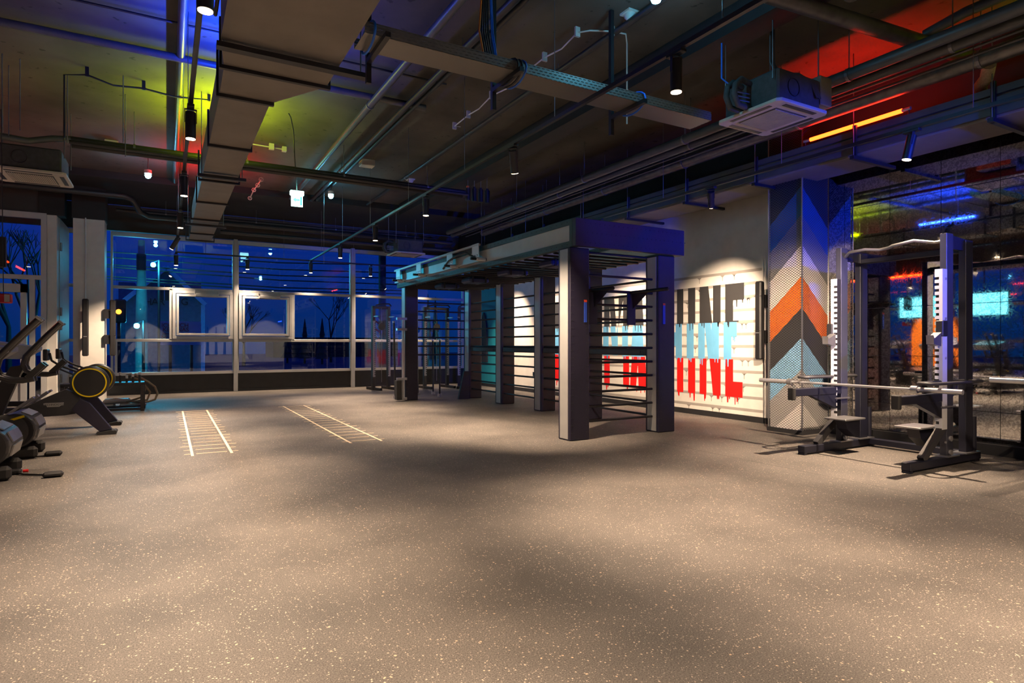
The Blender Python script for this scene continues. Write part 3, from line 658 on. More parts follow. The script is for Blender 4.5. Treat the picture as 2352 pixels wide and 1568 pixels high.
for k,(am,wt,an_) in enumerate((((5.6,6.3,3.1),2400,18),((7.1,4.6,2.1),2600,34),((7.4,5.2,2.9),1500,26))): spot('blue_added_spot',(5.6,-2.4+.4*k,2.55),am,wt,an_,.7,BLU,.06)  # added spots throw the unlit tube's blue onto rig, rack and pillar

# ---------------------------------------------------------------- ducts
dz0,dz1=3.6,3.98
ld=thing('air_duct','large brown-grey air duct running along the ceiling at the left','air duct',(.65,8,dz0))
MB().box(.43,.88,6.36,15.6,dz0,dz1).build('narrow_run',M['duct_paint'],ld,bevel=.004)
MB().prism([(.43,6.36),(.42,5.70),(1.27,5.70),(.88,6.36)],'z',dz0,dz1).build('taper',M['duct_paint'],ld)
MB().prism([(.42,5.7),(.36,5.2),(.34,-3),(1.27,-3),(1.27,5.7)],'z',dz0,dz1+.02).build('wide_run',M['duct_paint'],ld)
for v,u0,u1 in ((15.58,.36,.95),(14.6,.41,.90),(12.9,.38,.93),(11.3,.41,.90),(9.75,.38,.93),(8.0,.41,.90),(6.34,.40,.91),(5.68,.38,1.30)):
    MB().box(u0,u1,v-.02,v+.02,dz0-.03,dz0).box(u0,u0+.02,v-.02,v+.02,dz0,dz1+.02).box(u1-.02,u1,v-.02,v+.02,dz0,dz1+.02).build('flange',M['black_steel'],ld)
for v,u0,u1 in ((5.2,.33,1.50),(9.35,.36,.97),(13.3,.30,1.02)):
    MB().box(u0,u1,v-.04,v+.04,dz0-.07,dz0-.03).build('hanger_channel',M['black_steel'],ld)
    MB().cyl((u0+.05,v,dz0-.05),(u0+.05,v,CZ),.006,6).cyl((u1-.05,v,dz0-.05),(u1-.05,v,CZ),.006,6).build('hanger_rod',M['rod_zinc'],ld)
for z in (3.68,3.90): MB().cyl((.31,-2,z),(.31,5.0,z),.014,6).build('edge_cable',M['wire_black'],ld)
rd=thing('air_duct','long dark duct hung beside the mirror wall on the right','air duct',(7.5,6,3.5))
MB().box(7.2,7.85,5.9,15.8,3.5,3.78).build('far_run',[M['duct_paint']],rd)
o=MB(); o.box(7.2,7.85,-3,5.9,3.5,3.80); o.build('near_run',M['duct_paint'],rd,bevel=.004)
for k,(z,u) in enumerate(((3.56,7.17),(3.66,7.17),(3.76,7.17))):
    MB().box(u-.012,7.2,-3,15.8,z-.035,z+.035).build('side_lagging',M['duct_dark'],rd)
for v in (14.0,12.6,11.2,9.8,8.4,7.0,5.7,4.3,2.9,1.5):
    MB().box(7.08,7.98,v-.025,v+.025,3.44,3.48).build('support_channel',M['black_steel'],rd); MB().box(7.13,7.165,v-.02,v+.02,3.44,3.85).build('strap',M['black_steel'],rd)
    MB().cyl((7.12,v,3.44),(7.12,v,CZ),.006,5).build('hanger_rod',M['rod_zinc'],rd)

# ---------------------------------------------------------------- cable tray
tr=thing('cable_tray','perforated steel cable tray crossing the ceiling','cable tray',(3,4.7,3.62))
MB().box(1.30,5.0,4.55,4.85,3.60,3.604).box(1.30,5.0,4.846,4.85,3.604,3.69).box(1.30,5.0,4.55,4.554,3.604,3.69).build('tray',M['perforated'],tr)
for u in (1.45,2.62,4.0):
    MB().box(u-.02,u+.02,4.45,4.95,3.56,3.60).build('bracket_arm',M['black_steel'],tr); MB().box(u-.02,u+.02,4.95,4.99,3.4,CZ-.01).build('drop_post',M['black_steel'],tr)
for k,(u,mt) in enumerate(((2.62,'wire_black'),(2.66,'wire_black'),(2.70,'wire_blue'),(4.05,'wire_blue'),(1.37,'wire_blue'))):
    pts=[(u,4.7+.19*math.cos(a),3.64+.10*math.sin(a)) for a in [2*math.pi*i/16 for i in range(16)]]
    MB().tube(pts,.010,6,closed=True).build('cable_wrap',M[mt],tr)
cb=thing('cable_bundle','bundle of black, blue and brown cables dropping to the tray','cables',(2.5,4.75,CZ))
for k,(dx,mt) in enumerate(((-.06,'orange_paint'),(-.04,'wire_black'),(-.02,'wire_black'),(0,'wire_black'),(.02,'wire_black'),(.05,'wire_blue'),(.065,'wire_blue'))):
    MB().tube([(2.45+dx,4.8,CZ),(2.46+dx*.8,4.8,4.3),(2.45+dx*1.1,4.79,4.0),(2.5+dx,4.75,3.62)],.008,6).build('cable',M[mt],cb)

# ---------------------------------------------------------------- cassette air conditioners
def cassette(u,v,z,label,box=True,s=.78):
    t=thing('cassette_unit',label,'air conditioner',(u,v,z),'ceiling cassette air conditioners',local=True)
    h=s/2
    b=MB().rbox(-h+.06,h-.06,-h+.06,h-.06,.03,.36,.02).build('casing',M['insulation'],t)
    MB().ring((-.1,.2),'y',.085,.09,-h+.052,-h+.06,24).build('cover_ring',M['black_steel'],b)
    p=MB().prism([(-h+.04,-h),(h-.04,-h),(h,-h+.04),(h,h-.04),(h-.04,h),(-h+.04,h),(-h,h-.04),(-h,-h+.04)],'z',0,.035).build('panel',M['cream_plastic'],t,bevel=.008)
    for k in range(4):
        c,s_=math.cos(k*math.pi/2),math.sin(k*math.pi/2); m_=MB().box(-h*.62,h*.62,-h*.90,-h*.78,-.004,.01)
        m_.v=[(x*c-y*s_,x*s_+y*c,zz_) for x,y,zz_ in m_.v]; m_.build('air_slot',M['black_plastic'],p)
    g=h*.62
    MB().box(-g,g,-g,g,-.003,.0).build('grille_recess',M['graphite'],p)
    for i in range(22):
        x=-g+.02+i*(2*g-.04)/21; B(x-.006,x+.006,-g+.02,g-.02,-.012,-.003).build('grille_slat',M['cream_plastic'],p)
    if box:
        MB().rbox(h-.05,h+.14,-h+.06,h-.30,.12,.42,.008).build('control_box',M['duct_paint'],t)
    for x in (-h+.03,h-.03):
        for y in (-h+.10,h-.10): MB().cyl((x,y,.25),(x,y,CZ-z),.007,6).build('hanger_rod',M['rod_zinc'],t)
    for dy,r in ((.1,.20),(.0,.16)):
        MB().tube([(-h+.08,dy,.30),(-h-.08,dy,.33),(-h-.16,dy,.26),(-h-.18,dy,.16),(-h-.12,dy,.06),(-h+.06,dy,.05)],.03,8).build('hose',M['insulation'],t)
    for k in range(3): MB().cyl((-h+.07,.0,.12+.04*k),(-h-.1,.03,.125+.04*k),.008,6).build('copper_pipe',M['steel_dull'],t)
    return t
cassette(5.53,4.22,3.6,'large ceiling cassette unit with hoses and hanging rods, beside the red tube')
cassette(-1.66,10.9,3.6,'ceiling cassette unit at the left edge above the rowers',box=False,s=.86)
cassette(5.43,15.2,3.55,'small dark cassette unit in front of the far windows',box=False,s=.8)
for k,pts in enumerate(([(5.1,4.5,CZ),(5.1,4.5,4.05),(5.14,4.42,3.95),(5.3,4.3,3.93)],)):
    tag(MB().tube(pts,.010,6).build('cable',M['wire_blue']),'blue cable looping down onto the large cassette unit','cable')
cc=thing('cable_bundle','grey cable bunch dropping onto the large cassette unit','cables',(5.45,4.1,CZ))
for k in range(4):
    d=.02*k
    MB().tube([(5.42+d,4.15,CZ),(5.42+d,4.15,4.15),(5.46+d,4.10,4.03),(5.6+d,4.0,4.0+.01*k),(5.72+d,3.9,3.92),(5.76+d,3.86,3.75)],.010,6).build('cable',M['pipe_grey'],cc)

# ---------------------------------------------------------------- pipes under the ceiling
def pipe(label,pts,r,m='pipe_grey',name='pipe',cat='pipe',rods=0,clamps=0,group=None,n=12):
    t=thing(name,label,cat,pts[0],group)
    MB().tube(pts,r,n).build('run',M[m],t)
    p=Vector(pts[0]); q=Vector(pts[-1])
    for i in range(rods):
        c=p+(q-p)*((i+.5)/rods); MB().cyl((c.x,c.y,c.z+r*.8),(c.x,c.y,CZ),.006,5).build('hanger_rod',M['rod_zinc'],t)
        MB().ring((c.x,c.z),'y',r,r+.008,c.y-.015,c.y+.015,14).build('clamp',M['rod_zinc'],t) if abs(q.y-p.y)>abs(q.x-p.x) else MB().ring((c.y,c.z),'x',r,r+.008,c.x-.015,c.x+.015,14).build('clamp',M['rod_zinc'],t)
    return t
G='service pipes along the right of the ceiling'
pipe('thick upper service pipe along the right, lit blue',[(6.19,-2,4.05),(6.19,14.2,4.05)],.062,rods=7,group=G)
pipe('second thick service pipe below the upper one on the right',[(6.40,-2,4.03),(6.40,14.4,4.03)],.055,rods=5,group=G)
pipe('thin conduit just left of the spiral duct',[(6.65,-2,4.05),(6.65,14.4,4.05)],.014,rods=0,group=G)
pipe('thin conduit next to the spiral duct, lower one',[(6.78,-2,4.03),(6.78,14.4,4.03)],.014,rods=0,group=G)
pipe('round spiral duct streaked red by the tube light',[(6.98,-2,4.05),(6.98,13.8,4.05)],.085,'galvanised','round_duct','air duct',rods=8,group=G)
pipe('brown corrugated elbow branching off the spiral duct',[(7.06,2.9,4.0),(7.2,2.98,3.93),(7.35,3.1,3.92),(7.6,3.2,3.97)],.06,'rope','duct_elbow','air duct')
G='pipes fixed flat to the ceiling slab'
pipe('blue-lit ceiling pipe left of the left duct',[(.14,-2,4.62),(.14,14.5,4.62)],.045,rods=0,group=G)
pipe('long ceiling pipe right of the left duct',[(2.45,-2,4.55),(2.45,14.5,4.55)],.05,rods=4,group=G)
pipe('first pipe of the dark pair mid ceiling',[(2.9,-2,4.55),(2.9,14.5,4.55)],.04,'pipe_black',rods=3,group=G)
pipe('second pipe of the dark pair mid ceiling',[(3.02,-2,4.57),(3.02,14.5,4.57)],.03,'pipe_black',group=G)
pipe('thin dark conduit beside the white clipped cable',[(4.2,-2,4.6),(4.2,14.5,4.6)],.035,'pipe_black',rods=3,group=G)
pipe('crosswise blue-lit ceiling pipe at the left',[(-6,8.15,4.6),(3.2,8.15,4.6)],.045,group=G)
pipe('thin dark conduit crossing over the left duct',[(-6,7.4,4.66),(3.2,7.4,4.66)],.014,'pipe_black',group=G)
pipe('large sloping drain pipe at the top right',[(3.6,3.65,4.33),(5.0,3.52,4.33),(7.8,3.25,4.33)],.075,'galvanised','pipe','pipe',rods=0)
pipe('branch pipe joining the sloping drain pipe',[(6.80,3.36,4.43),(6.82,3.0,4.5),(6.86,1.0,4.55)],.05)
G='crosswise pipe bundle behind the left duct'
for k,(dv,z,r,lab) in enumerate(((0,4.16,.045,'upper'),(.14,4.12,.05,'middle'),(-.12,4.09,.03,'lower'))):
    pipe('%s pipe of the crosswise bundle in the middle distance'%lab,[(-1.2,10.66+dv,z),(-1.1,10.66+dv,z),(5.0,10.66+dv,z)],r,'pipe_black',rods=4 if k==0 else 0,group=G)
pipe('wavy insulated hose from the left cassette unit',[(-2.15,10.3,4.02),(-1.9,10.3,3.98),(-1.65,10.45,4.0),(-1.4,10.6,4.12),(-1.2,10.66,4.16)],.045)
vl=thing('valve_cluster','cluster of black valves where the crosswise pipes end','valve',(5.1,10.66,4.1))
for k in range(4):
    x=5.08+.14*k; MB().cyl((x,10.7,4.3),(x,10.7,CZ),.006,5).build('hanger_rod',M['rod_zinc'],vl); MB().cyl((x,10.7,4.02),(x,10.7,4.26),.05,10).build('valve_body',M['black_plastic'],vl); MB().cyl((x,10.7,4.26),(x,10.7,4.30),.03,8).build('knob',M['orange_paint' if k==0 else 'black_steel'],vl)
pipe('looping insulated pipe under the left soffit',[(-4,15.1,4.33),(-.78,15.1,4.33),(-.64,15.2,4.30),(-.52,15.55,4.12),(-.36,15.8,4.08),(7.0,15.8,4.08)],.06,'pipe_black',rods=0)
pipe('dark pipe in front of the windows, upper',[(-1,16.3,4.25),(6.8,16.3,4.25)],.04,'pipe_black',rods=4)
pipe('dark pipe in front of the windows, lower',[(1.1,16.0,3.90),(7.6,16.0,3.90)],.05,'pipe_black')
beam=B(5.0,5.34,-3,14.5,4.42,CZ).build('trim_8',M['black_paint']); tag(beam,'dark ceiling beam right of the middle track',None,None,'structure')
beam=B(7.9,8.06,-3,17.3,3.85,CZ).build('trim_9',M['black_paint']); tag(beam,'black bulkhead over the wall duct',None,None,'structure')
# hanging wires bracket at left with looping cable
lc=thing('cable_loop','thin black cable looped on ceiling hooks at the left','cable',(-1.0,10.0,4.6))
P0=[at(145,335,z=3.8)]
P1=at(148,168,z=4.6); P2=at(200,172,z=4.6); P3=at(260,196,z=4.55); P4=at(330,203,z=4.6); P5=at(400,222,z=4.55); P6=at(480,230,z=4.62)
MB().tube([(P1.x,P1.y,3.8),(P1.x,P1.y,4.58),tuple(P2),tuple(P3),tuple(P4),tuple(P5),tuple(P6)],.012,6).build('cable',M['wire_black'],lc)
for p in (P2,P4,P6): MB().box(p.x-.02,p.x+.02,p.y-.01,p.y+.01,p.z-.02,CZ).build('hook',M['black_steel'],lc)
rods=[(5,125),(20,152),(46,137),(155,175),(283,175),(288,218)]
for k,(x,y) in enumerate(rods):
    p=at(x,y,z=CZ-.01); tag(MB().cyl((p.x,p.y,3.83),(p.x,p.y,CZ),.006,6).build('threaded_rod',M['rod_zinc']),
        'bare threaded rod hanging at the left, %s from the frame edge'%ords[k],'rod','threaded rods at the left')
# white clipped cable
wc=thing('clipped_cable','white cable held by small clips along the ceiling','cable',(3.96,7,CZ-.05))
pp=[at(x,y,z=CZ-.10) for x,y in ((1058,291),(1044,290),(1076,264),(1100,250),(1129,220),(1180,196),(1215,160),(1251,132),(1290,112),(1326,75),(1355,70),(1405,72),(1437,78),(1440,100))]
pp.append(Vector((pp[-1].x,pp[-1].y,3.7)))
MB().tube([tuple(p) for p in pp],.009,6).build('cable',M['wire_white'],wc)
for i in (1,2,4,7,9,11):
    p=pp[i]; MB().box(p.x-.03,p.x+.03,p.y-.012,p.y-.004,p.z-.045,p.z+.06).box(p.x-.03,p.x+.03,p.y+.004,p.y+.012,p.z-.045,p.z+.06).build('clip',M['wire_white'],wc)
# detectors and boxes
def detector(x,y,label,r=.05):
    p=at(x,y,z=CZ-.06); t=thing('smoke_detector',label,'smoke detector',(p.x,p.y,CZ),'smoke detectors',local=True)
    MB().box(-.075,.075,-.075,.075,-.02,0).build('base_plate',M['wire_white'],t)
    MB().tube([(0,0,-.02),(0,0,-.05),(0,0,-.07),(0,0,-.10)],[r*1.2,r*1.2,r*.8,r*.5],18).build('sensor',M['wire_white'],t)
detector(1447,42,'white smoke detector on the ceiling above the middle track'); detector(943,418,'white smoke detector on the far part of the ceiling')
p=at(843,374,z=CZ-.05); tag(MB().rbox(p.x-.13,p.x+.13,p.y-.10,p.y+.10,CZ-.12,CZ,.01).build('junction_box',M['cream_plastic']),'cream junction box on the ceiling beyond the left duct','box')
p=at(257,331,z=CZ-.05); tag(MB().rbox(p.x-.10,p.x+.10,p.y-.10,p.y+.10,CZ-.1,CZ,.01).build('junction_box',M['cream_plastic']),'small cream box on the ceiling above the left starburst lamp','box')
p=at(625,337,z=CZ-.05); fc=thing('ceiling_fitting','yellow-lit cross shaped fitting on the ceiling right of the left duct','fitting',(p.x,p.y,CZ))
MB().cyl((p.x-.45,p.y,p.z),(p.x+.2,p.y+.05,p.z),.012,6).build('arm',M['cream_plastic'],fc); MB().box(p.x-.05,p.x+.03,p.y-.03,p.y+.03,p.z-.05,CZ).box(p.x+.17,p.x+.24,p.y,p.y+.08,p.z-.04,p.z+.04).build('head',M['cream_plastic'],fc)
fc=thing('ceiling_fitting','pale stepped clip chain on the dark ceiling near the exit sign','fitting',tuple(at(590,430,z=4.4)))
q=[at(x,y,z=4.4) for x,y in ((600,412),(592,425),(583,436),(574,455))]
MB().tube([tuple(k) for k in q],.012,6).build('chain',M['cream_plastic'],fc)
for k in q: MB().ring((k.x,k.z),'y',.03,.045,k.y-.01,k.y+.01,8).build('clip',M['cream_plastic'],fc)
# cyan emergency floodlights
def flood(x,y,z,label,w=14):
    p=at(x,y,z=z); t=thing('emergency_light',label,'lamp',tuple(p),'small cyan-white emergency lamps')
    MB().tube([(p.x,p.y,p.z-.052),(p.x,p.y,p.z-.04),(p.x,p.y,p.z),(p.x,p.y,p.z+.035)],[.015,.038,.055,.045],16).build('bulb',M['lens_cyan'],t)
    MB().cyl((p.x,p.y,p.z+.036),(p.x,p.y,p.z+.10),.06,16).build('housing',M['wire_white'],t)
    MB().cyl((p.x,p.y,p.z+.1),(p.x,p.y,CZ),.008,6).build('stem',M['rod_zinc'],t)
    point('flood_glow',(p.x,p.y,p.z-.10),w,(.12,.62,1),.05)
flood(340,403,4.35,'round cyan-white lamp left of the left duct'); flood(760,450,4.35,'round cyan-white lamp right of the exit sign'); flood(1507,-6,4.35,'cyan-white lamp at the very top of the picture')
# exit sign
p=at(682,457,v=12.6); ex=thing('exit_sign','glowing green and white exit sign hanging from the ceiling','exit sign',tuple(p))
MB().rbox(p.x-.13,p.x+.13,p.y-.05,p.y+.05,p.z+.07,p.z+.16,.01).build('housing',M['exit_white'],ex)
MB().rbox(p.x-.11,p.x+.11,p.y-.012,p.y+.012,p.z-.15,p.z+.07,.004).build('sign_plate',M['exit_white'],ex)
MB().prism([(p.x-.08,p.z-.02),(p.x-.02,p.z+.03),(p.x-.02,p.z),(p.x+.05,p.z),(p.x+.05,p.z-.04),(p.x-.02,p.z-.04),(p.x-.02,p.z-.07)],'y',p.y-.016,p.y-.0125).build('arrow',M['exit_green'],ex)
MB().box(p.x+.06,p.x+.095,p.y-.016,p.y-.0125,p.z-.12,p.z+.05).build('door_symbol',M['exit_green'],ex)
MB().cyl((p.x,p.y,p.z+.16),(p.x,p.y,CZ),.005,5).build('wire',M['rod_zinc'],ex); point('exit_glow',(p.x,p.y-.12,p.z),3,(.2,1,.7))
tag(MB().tube([tuple(at(x,y,v=9.6)) for x,y in ((640,232),(655,245),(668,270),(674,300),(676,350))]+[(p.x,p.y,p.z+.17)],.009,6).build('cable',M['wire_black']),'black cable arching from the duct to the exit sign','cable')
tag(MB().cyl(tuple(at(744,452,v=13.0)),(at(744,452,v=13.0).x,13.0,2.9),.004,5).cyl((at(744,452,v=13.0).x,13.0,4),(at(744,452,v=13.0).x,13.0,CZ),.004,5).build('wire',M['rod_zinc']),'thin wire hanging below the right emergency lamp','wire')

# ---------------------------------------------------------------- far trainers by the window
def trainer(u,v,label,rot,group='cable and lifting stations by the far windows',w=.85):
    t=thing('training_station',label,'gym station',(0,0,0),group,local=True)
    for k,y in enumerate((0,w)):
        p=MB().rbox(-.05,.05,y-.04,y+.04,0,2.25,.006).build('upright',M['graphite'],t)
        mb=MB().box(-.056,-.05,y-.035,y+.035,.35,1.85); mb.build('white_plate',M['white_powder'],p)
        h=MB()
        for i in range(26): h.box(-.06,-.055,y-.012+(.02 if k==0 else -.02),y+.012+(.02 if k==0 else -.02),.40+i*.055,.425+i*.055)
        h.build('plate_holes',M['black_plastic'],p)['kind']='stuff'
        MB().rbox(-.45,.35,y-.035,y+.035,0,.07,.005).build('foot_beam',M['black_steel'],t)
        MB().box(-.3,.0,y-.02,y+.02,1.95,1.98).build('arm',M['steel_dull'],t)
    MB().rbox(-.04,.04,0,w,2.18,2.25,.006).build('crossbeam',M['graphite'],t)
    MB().tube([(-.15,0,2.26),(-.28,.12,2.30),(-.28,w-.12,2.30),(-.15,w,2.26)],.018,8).build('pull_up_bar',M['black_steel'],t)
    MB().cyl((-.06,w/2,1.7),(-.02,w/2,1.7),.10,16).build('pulley',M['black_plastic'],t); MB().cyl((-.04,w/2,.2),(-.04,w/2,2.2),.006,5).build('steel_cable',M['steel_dull'],t)
    t.location=(u,v,0); t.rotation_euler=(0,0,rot)
    return t
trainer(5.25,16.1,'white-plated lifting station left of the rig, nearest the window',math.radians(100),w=.45)
trainer(6.9,15.9,'lifting station seen through the rear of the rig',math.radians(95),w=.7)
trainer(7.55,15.3,'cable station with pulley close to the teal wall',math.radians(60),w=.5)
for k,(x,y,tx,ty) in enumerate(((908,915,915,760),(960,908,958,800),(995,905,990,797),(1010,910,1005,797))):
    p=at(x,y,z=0.02); q=Vector((p.x+.05+.02*k,p.y+.25,1.75 if k==0 else 1.35))
    t=thing('upright_bar',('tall black bar leaning left of the rig','black bar standing in the rig bay, left','black bar standing in the rig bay, middle','black bar standing in the rig bay, right')[k],'training bar',tuple(p),'bars standing near the rear rig posts')
    MB().cyl(tuple(p),tuple(q),.02,8).build('bar',M['black_steel'],t); MB().cyl(tuple(p),(p.x,p.y,.08),.05,10).build('foot_cup',M['steel_dull'],t)
    MB().cyl(tuple(q-Vector((0,0,.04))),tuple(q),.03,8).build('end_ring',M['chrome'],t)
mk=thing('bar_holder','white and steel bar holder clamped to the rear left rig post','bar holder',(4.42,12.7,0))
MB().cyl((4.45,12.62,.02),(4.45,12.62,1.75),.022,8).build('tube',M['chrome'],mk)
for z in (.05,.48,1.55,1.78): MB().box(4.30,4.52,12.58,12.66,z-.025,z+.025).build('clamp',M['chrome'],mk)
MB().rbox(4.28,4.40,12.55,12.70,.03,.45,.01).build('weight_sleeve',M['rubber_black'],mk)
for k,(v,lab) in enumerate(((14.75,'dark arched mat hung on the teal wall'),(15.9,'dark arched mat hung on the teal wall, nearer the window'))):
    pts=[(v-.2,.7),(v+.2,.7),(v+.2,1.5),(v+.16,1.8),(v+.08,2.05),(v,2.15),(v-.08,2.05),(v-.16,1.8),(v-.2,1.5)]
    tag(MB().prism(pts,'x',RW-.05,RW-.005).build('exercise_mat',M['rubber_black']),lab,'mat','arched mats on the teal wall')
arw=thing('arrow_sign','red and white chevron board outside the far window','sign',(5.4,19.5,1.2))
pA=at(864,760,v=19.5)
for k in range(6):
    z=pA.z-.34+k*.13; MB().prism([(pA.x-.13,z),(pA.x,z+.10),(pA.x+.13,z),(pA.x+.13,z+.065),(pA.x,z+.165),(pA.x-.13,z+.065)],'y',19.49+.0005*k,19.5+.0005*k).build('chevron',M['red_paint' if k%2==0 else 'wire_white'],arw)
MB().cyl((pA.x,19.54,-.3),(pA.x,19.54,pA.z+.5),.03,8).build('post',M['steel_dull'],arw)

# ---------------------------------------------------------------- rowers at the left
def text_obj(body,size,name,m,parent,loc,rot,ext=.002):
    c=bpy.data.curves.new(name,'FONT'); c.body=body; c.size=size; c.extrude=ext; c.align_x='CENTER'; c.align_y='CENTER'; c.materials.append(M[m])
    tmp=bpy.data.objects.new(name,c); COL.objects.link(tmp); dg=bpy.context.evaluated_depsgraph_get(); me=bpy.data.meshes.new_from_object(tmp.evaluated_get(dg)); COL.objects.unlink(tmp); bpy.data.objects.remove(tmp)
    me.materials.clear(); me.materials.append(M[m])
    o=bpy.data.objects.new(name,me); COL.objects.link(o); o.location=loc; o.rotation_euler=rot
    if parent is not None:
        o.parent=parent; o.matrix_parent_inverse=Matrix.Identity(4) if is_local(parent) else world_of(parent).inverted()
    return o
def rower(v,label):
    t=thing('rowing_machine',label,'rowing machine',(0,0,0),'rowing machines at the left',local=True)
    cu,cz=-.915,.715
    MB().tube([(cu,0.0,cz),(cu,.012,cz),(cu,.09,cz),(cu,.13,cz)],[.195,.222,.225,.19],40).build('flywheel_housing',M['black_plastic'],t)
    MB().ring((cu,cz),'y',.180,.195,-.006,.004,48).build('yellow_ring',M['yellow'],t)
    fr=[(-1.72,.33),(-1.66,.40),(-1.20,.62),(-1.08,.60),(-1.0,.56),(-1.03,.50),(-.70,.10),(-.66,.05),(-.80,.03),(-1.08,.30),(-1.20,.285),(-1.60,.275)]
    # split in two convex-ish slabs
    MB().prism([(-1.72,.33),(-1.66,.40),(-1.18,.635),(-1.05,.56),(-1.0,.44),(-1.08,.30),(-1.2,.285),(-1.62,.275)],'y',.02,.12).build('frame',M['graphite'],t,bevel=.006)
    MB().prism([(-1.12,.36),(-1.02,.50),(-.92,.44),(-.66,.07),(-.80,.04),(-1.0,.24)],'y',.0,.10).build('front_leg',M['dark_violet_steel'],t,bevel=.006)
    MB().prism([(-.84,.03),(-.66,.06),(-.62,.035),(-.62,0),(-.82,0)],'y',-.05,.16).build('foot',M['rubber_black'],t)
    MB().cyl((-.63,-.06,.03),(-.63,.17,.03),.028,10).build('wheel',M['rubber_black'],t)
    MB().bar((-1.60,.07,.37),(-3.1,.07,.42),.07,.07).build('rail',M['black_steel'],t)
    MB().box(-3.1,-3.0,-.15,.28,0,.40).build('rear_leg',M['graphite'],t)
    MB().rbox(-2.5,-2.15,-.08,.22,.47,.53,.02).build('seat',M['rubber_black'],t)
    [MB().bar((-1.5,y_,.55),(-1.85,y_,.28),.10,.03).build('foot_plate',M['steel_dull'],t) for y_ in (-.10,.24)]
    MB().tube([(-1.05,.07,.86),(-1.25,.07,.95),(-1.34,.07,1.02),(-1.36,.07,1.12)],.014,8).bar((-1.05,.05,.80),(-1.28,.05,.92),.02,.02).build('monitor_arm',M['black_steel'],t)
    MB().rbox(-1.42,-1.37,-.04,.18,1.02,1.17,.01).build('monitor',M['black_plastic'],t)
    bg_=MB().prism([(-1.42,.435),(-1.42,.455),(-1.40,.460),(-1.20,.460),(-1.20,.425),(-1.23,.420),(-1.25,.405),(-1.38,.405),(-1.39,.43)],'y',.0165,.021).build('badge',M['light_panel'],t)
    text_obj('TECHNOGYM',.036,'brand_lettering','black_plastic',bg_,(-1.31,.0155,.434),(math.pi/2,0,0),.0008)
    t.location=(0,v,0); return t
rower(10.0,'rowing machine with yellow-ringed flywheel, nearer one'); rr=rower(11.0,'rowing machine with yellow-ringed flywheel, farther one'); rr.location=(-.0,11.05,0)
# curved treadmills
def treadmill(v,label,du=0):
    t=thing('curved_treadmill',label,'treadmill',(0,0,0),'curved treadmills at the left edge',local=True)
    n=10; prof=[]
    for i in range(n+1):
        a=math.pi/2-math.pi*i/n; prof.append((-1.40+.20*math.cos(a),.31+.19*math.sin(a)))
    MB().prism(prof+[(-1.7,.10),(-2.9,.10),(-3.15,.16),(-3.15,.42),(-2.2,.30),(-1.7,.38)],'y',0,.62).build('deck_housing',M['gunmetal'],t,bevel=.02)
    MB().tube([(-1.45,-.03,.31),(-1.45,-.012,.31),(-1.45,.0,.31)],[.10,.165,.185],28).build('side_cover',M['black_plastic'],t)
    MB().bar((-1.52,-.014,.40),(-1.30,-.014,.47),.012,.024).build('yellow_stripe',M['yellow'],t)
    for k in range(3):
        a=math.radians(62-38*k); c=(-1.40+.205*math.cos(a),.31+.195*math.sin(a)); d=(-math.sin(a)*.05,math.cos(a)*.05)
        MB().bar((c[0]+d[0],.31,c[1]+d[1]),(c[0]-d[0],.31,c[1]-d[1]),.40,.012,up=(math.cos(a),0,math.sin(a))).build('vent_slot',M['steel_dull'],t)
    for y in (.08,.54): MB().rbox(-1.42,-1.2,y-.05,y+.05,0,.13,.03).build('foot',M['rubber_black'],t)
    for y in (-.02,.12):
        MB().tube([(-.985,y,1.475),(-1.10,y,1.345),(-1.21,y,1.21),(-1.29,y,1.11),(-1.31,y,1.02),(-1.28,y,.95),(-1.20,y,.915),(-1.10,y,.91),(-1.02,y,.925)],.026,10).build('handlebar',M['gunmetal'],t)
        MB().bar((-1.07,y,.93),(-.95,y,1.06),.04,.05).build('grip_lever',M['black_plastic'],t)
        MB().bar((-.975,y,1.486),(-.99,y,1.468),.056,.06).build('bar_end_cap',M['steel_dull'],t)
    MB().prism([(-1.30,1.02),(-1.42,1.0),(-1.75,.35),(-1.55,.33)],'y',.0,.10).build('mast',M['graphite'],t)
    MB().prism([(-1.22,1.17),(-1.22,1.21),(-1.75,1.30),(-1.8,1.10),(-1.35,1.08)],'y',-.02,.50).build('console',M['steel_dull'],t)
    t.location=(du,v,0); return t
treadmill(7.02,'curved treadmill at the left edge, nearer one',-.04); tt=treadmill(8.25,'curved treadmill at the left edge, farther one'); tt.location=(-.03,8.25,0)
# black frame stand with rope
st=thing('steel_stand','low black steel stand behind the rowers','stand',(-.7,13.2,0))
for u,v in ((-.40,13.17),(-1.6,13.17),(-.40,13.6),(-1.6,13.6)): MB().rbox(u-.03,u+.03,v-.03,v+.03,0,.50,.006).build('leg',M['black_steel'],st)
MB().box(-1.63,-.37,13.14,13.63,.48,.53).build('top',M['black_steel'],st); MB().box(-1.6,-.4,13.15,13.19,.02,.07).box(-1.6,-.4,13.58,13.62,.02,.07).build('floor_rail',M['black_steel'],st)
for k in range(6):
    u=-.95+.10*k; t=thing('chrome_attachment','chrome tipped black attachment standing on the black stand, %s from the left'%('first','second','third','fourth','fifth','sixth')[k],'attachment',(u,13.25+.05*(k%2),.53),'chrome tipped attachments on the stand')
    MB().cyl((u,13.25+.05*(k%2),.53),(u,13.25+.05*(k%2),.60+.03*(k%3)),.018,8).build('grip',M['rubber_black'],t); MB().cyl((u,13.25+.05*(k%2),.60+.03*(k%3)),(u,13.25+.05*(k%2),.66+.03*(k%3)),.022,8).build('end',M['chrome'],t)
rp_=thing('battle_rope','thick beige rope coiled beside the black stand','rope',(-.5,13.9,0))
def rp(ps,v=13.85): return [tuple(at(x,y,v=v)) for x,y in ps]
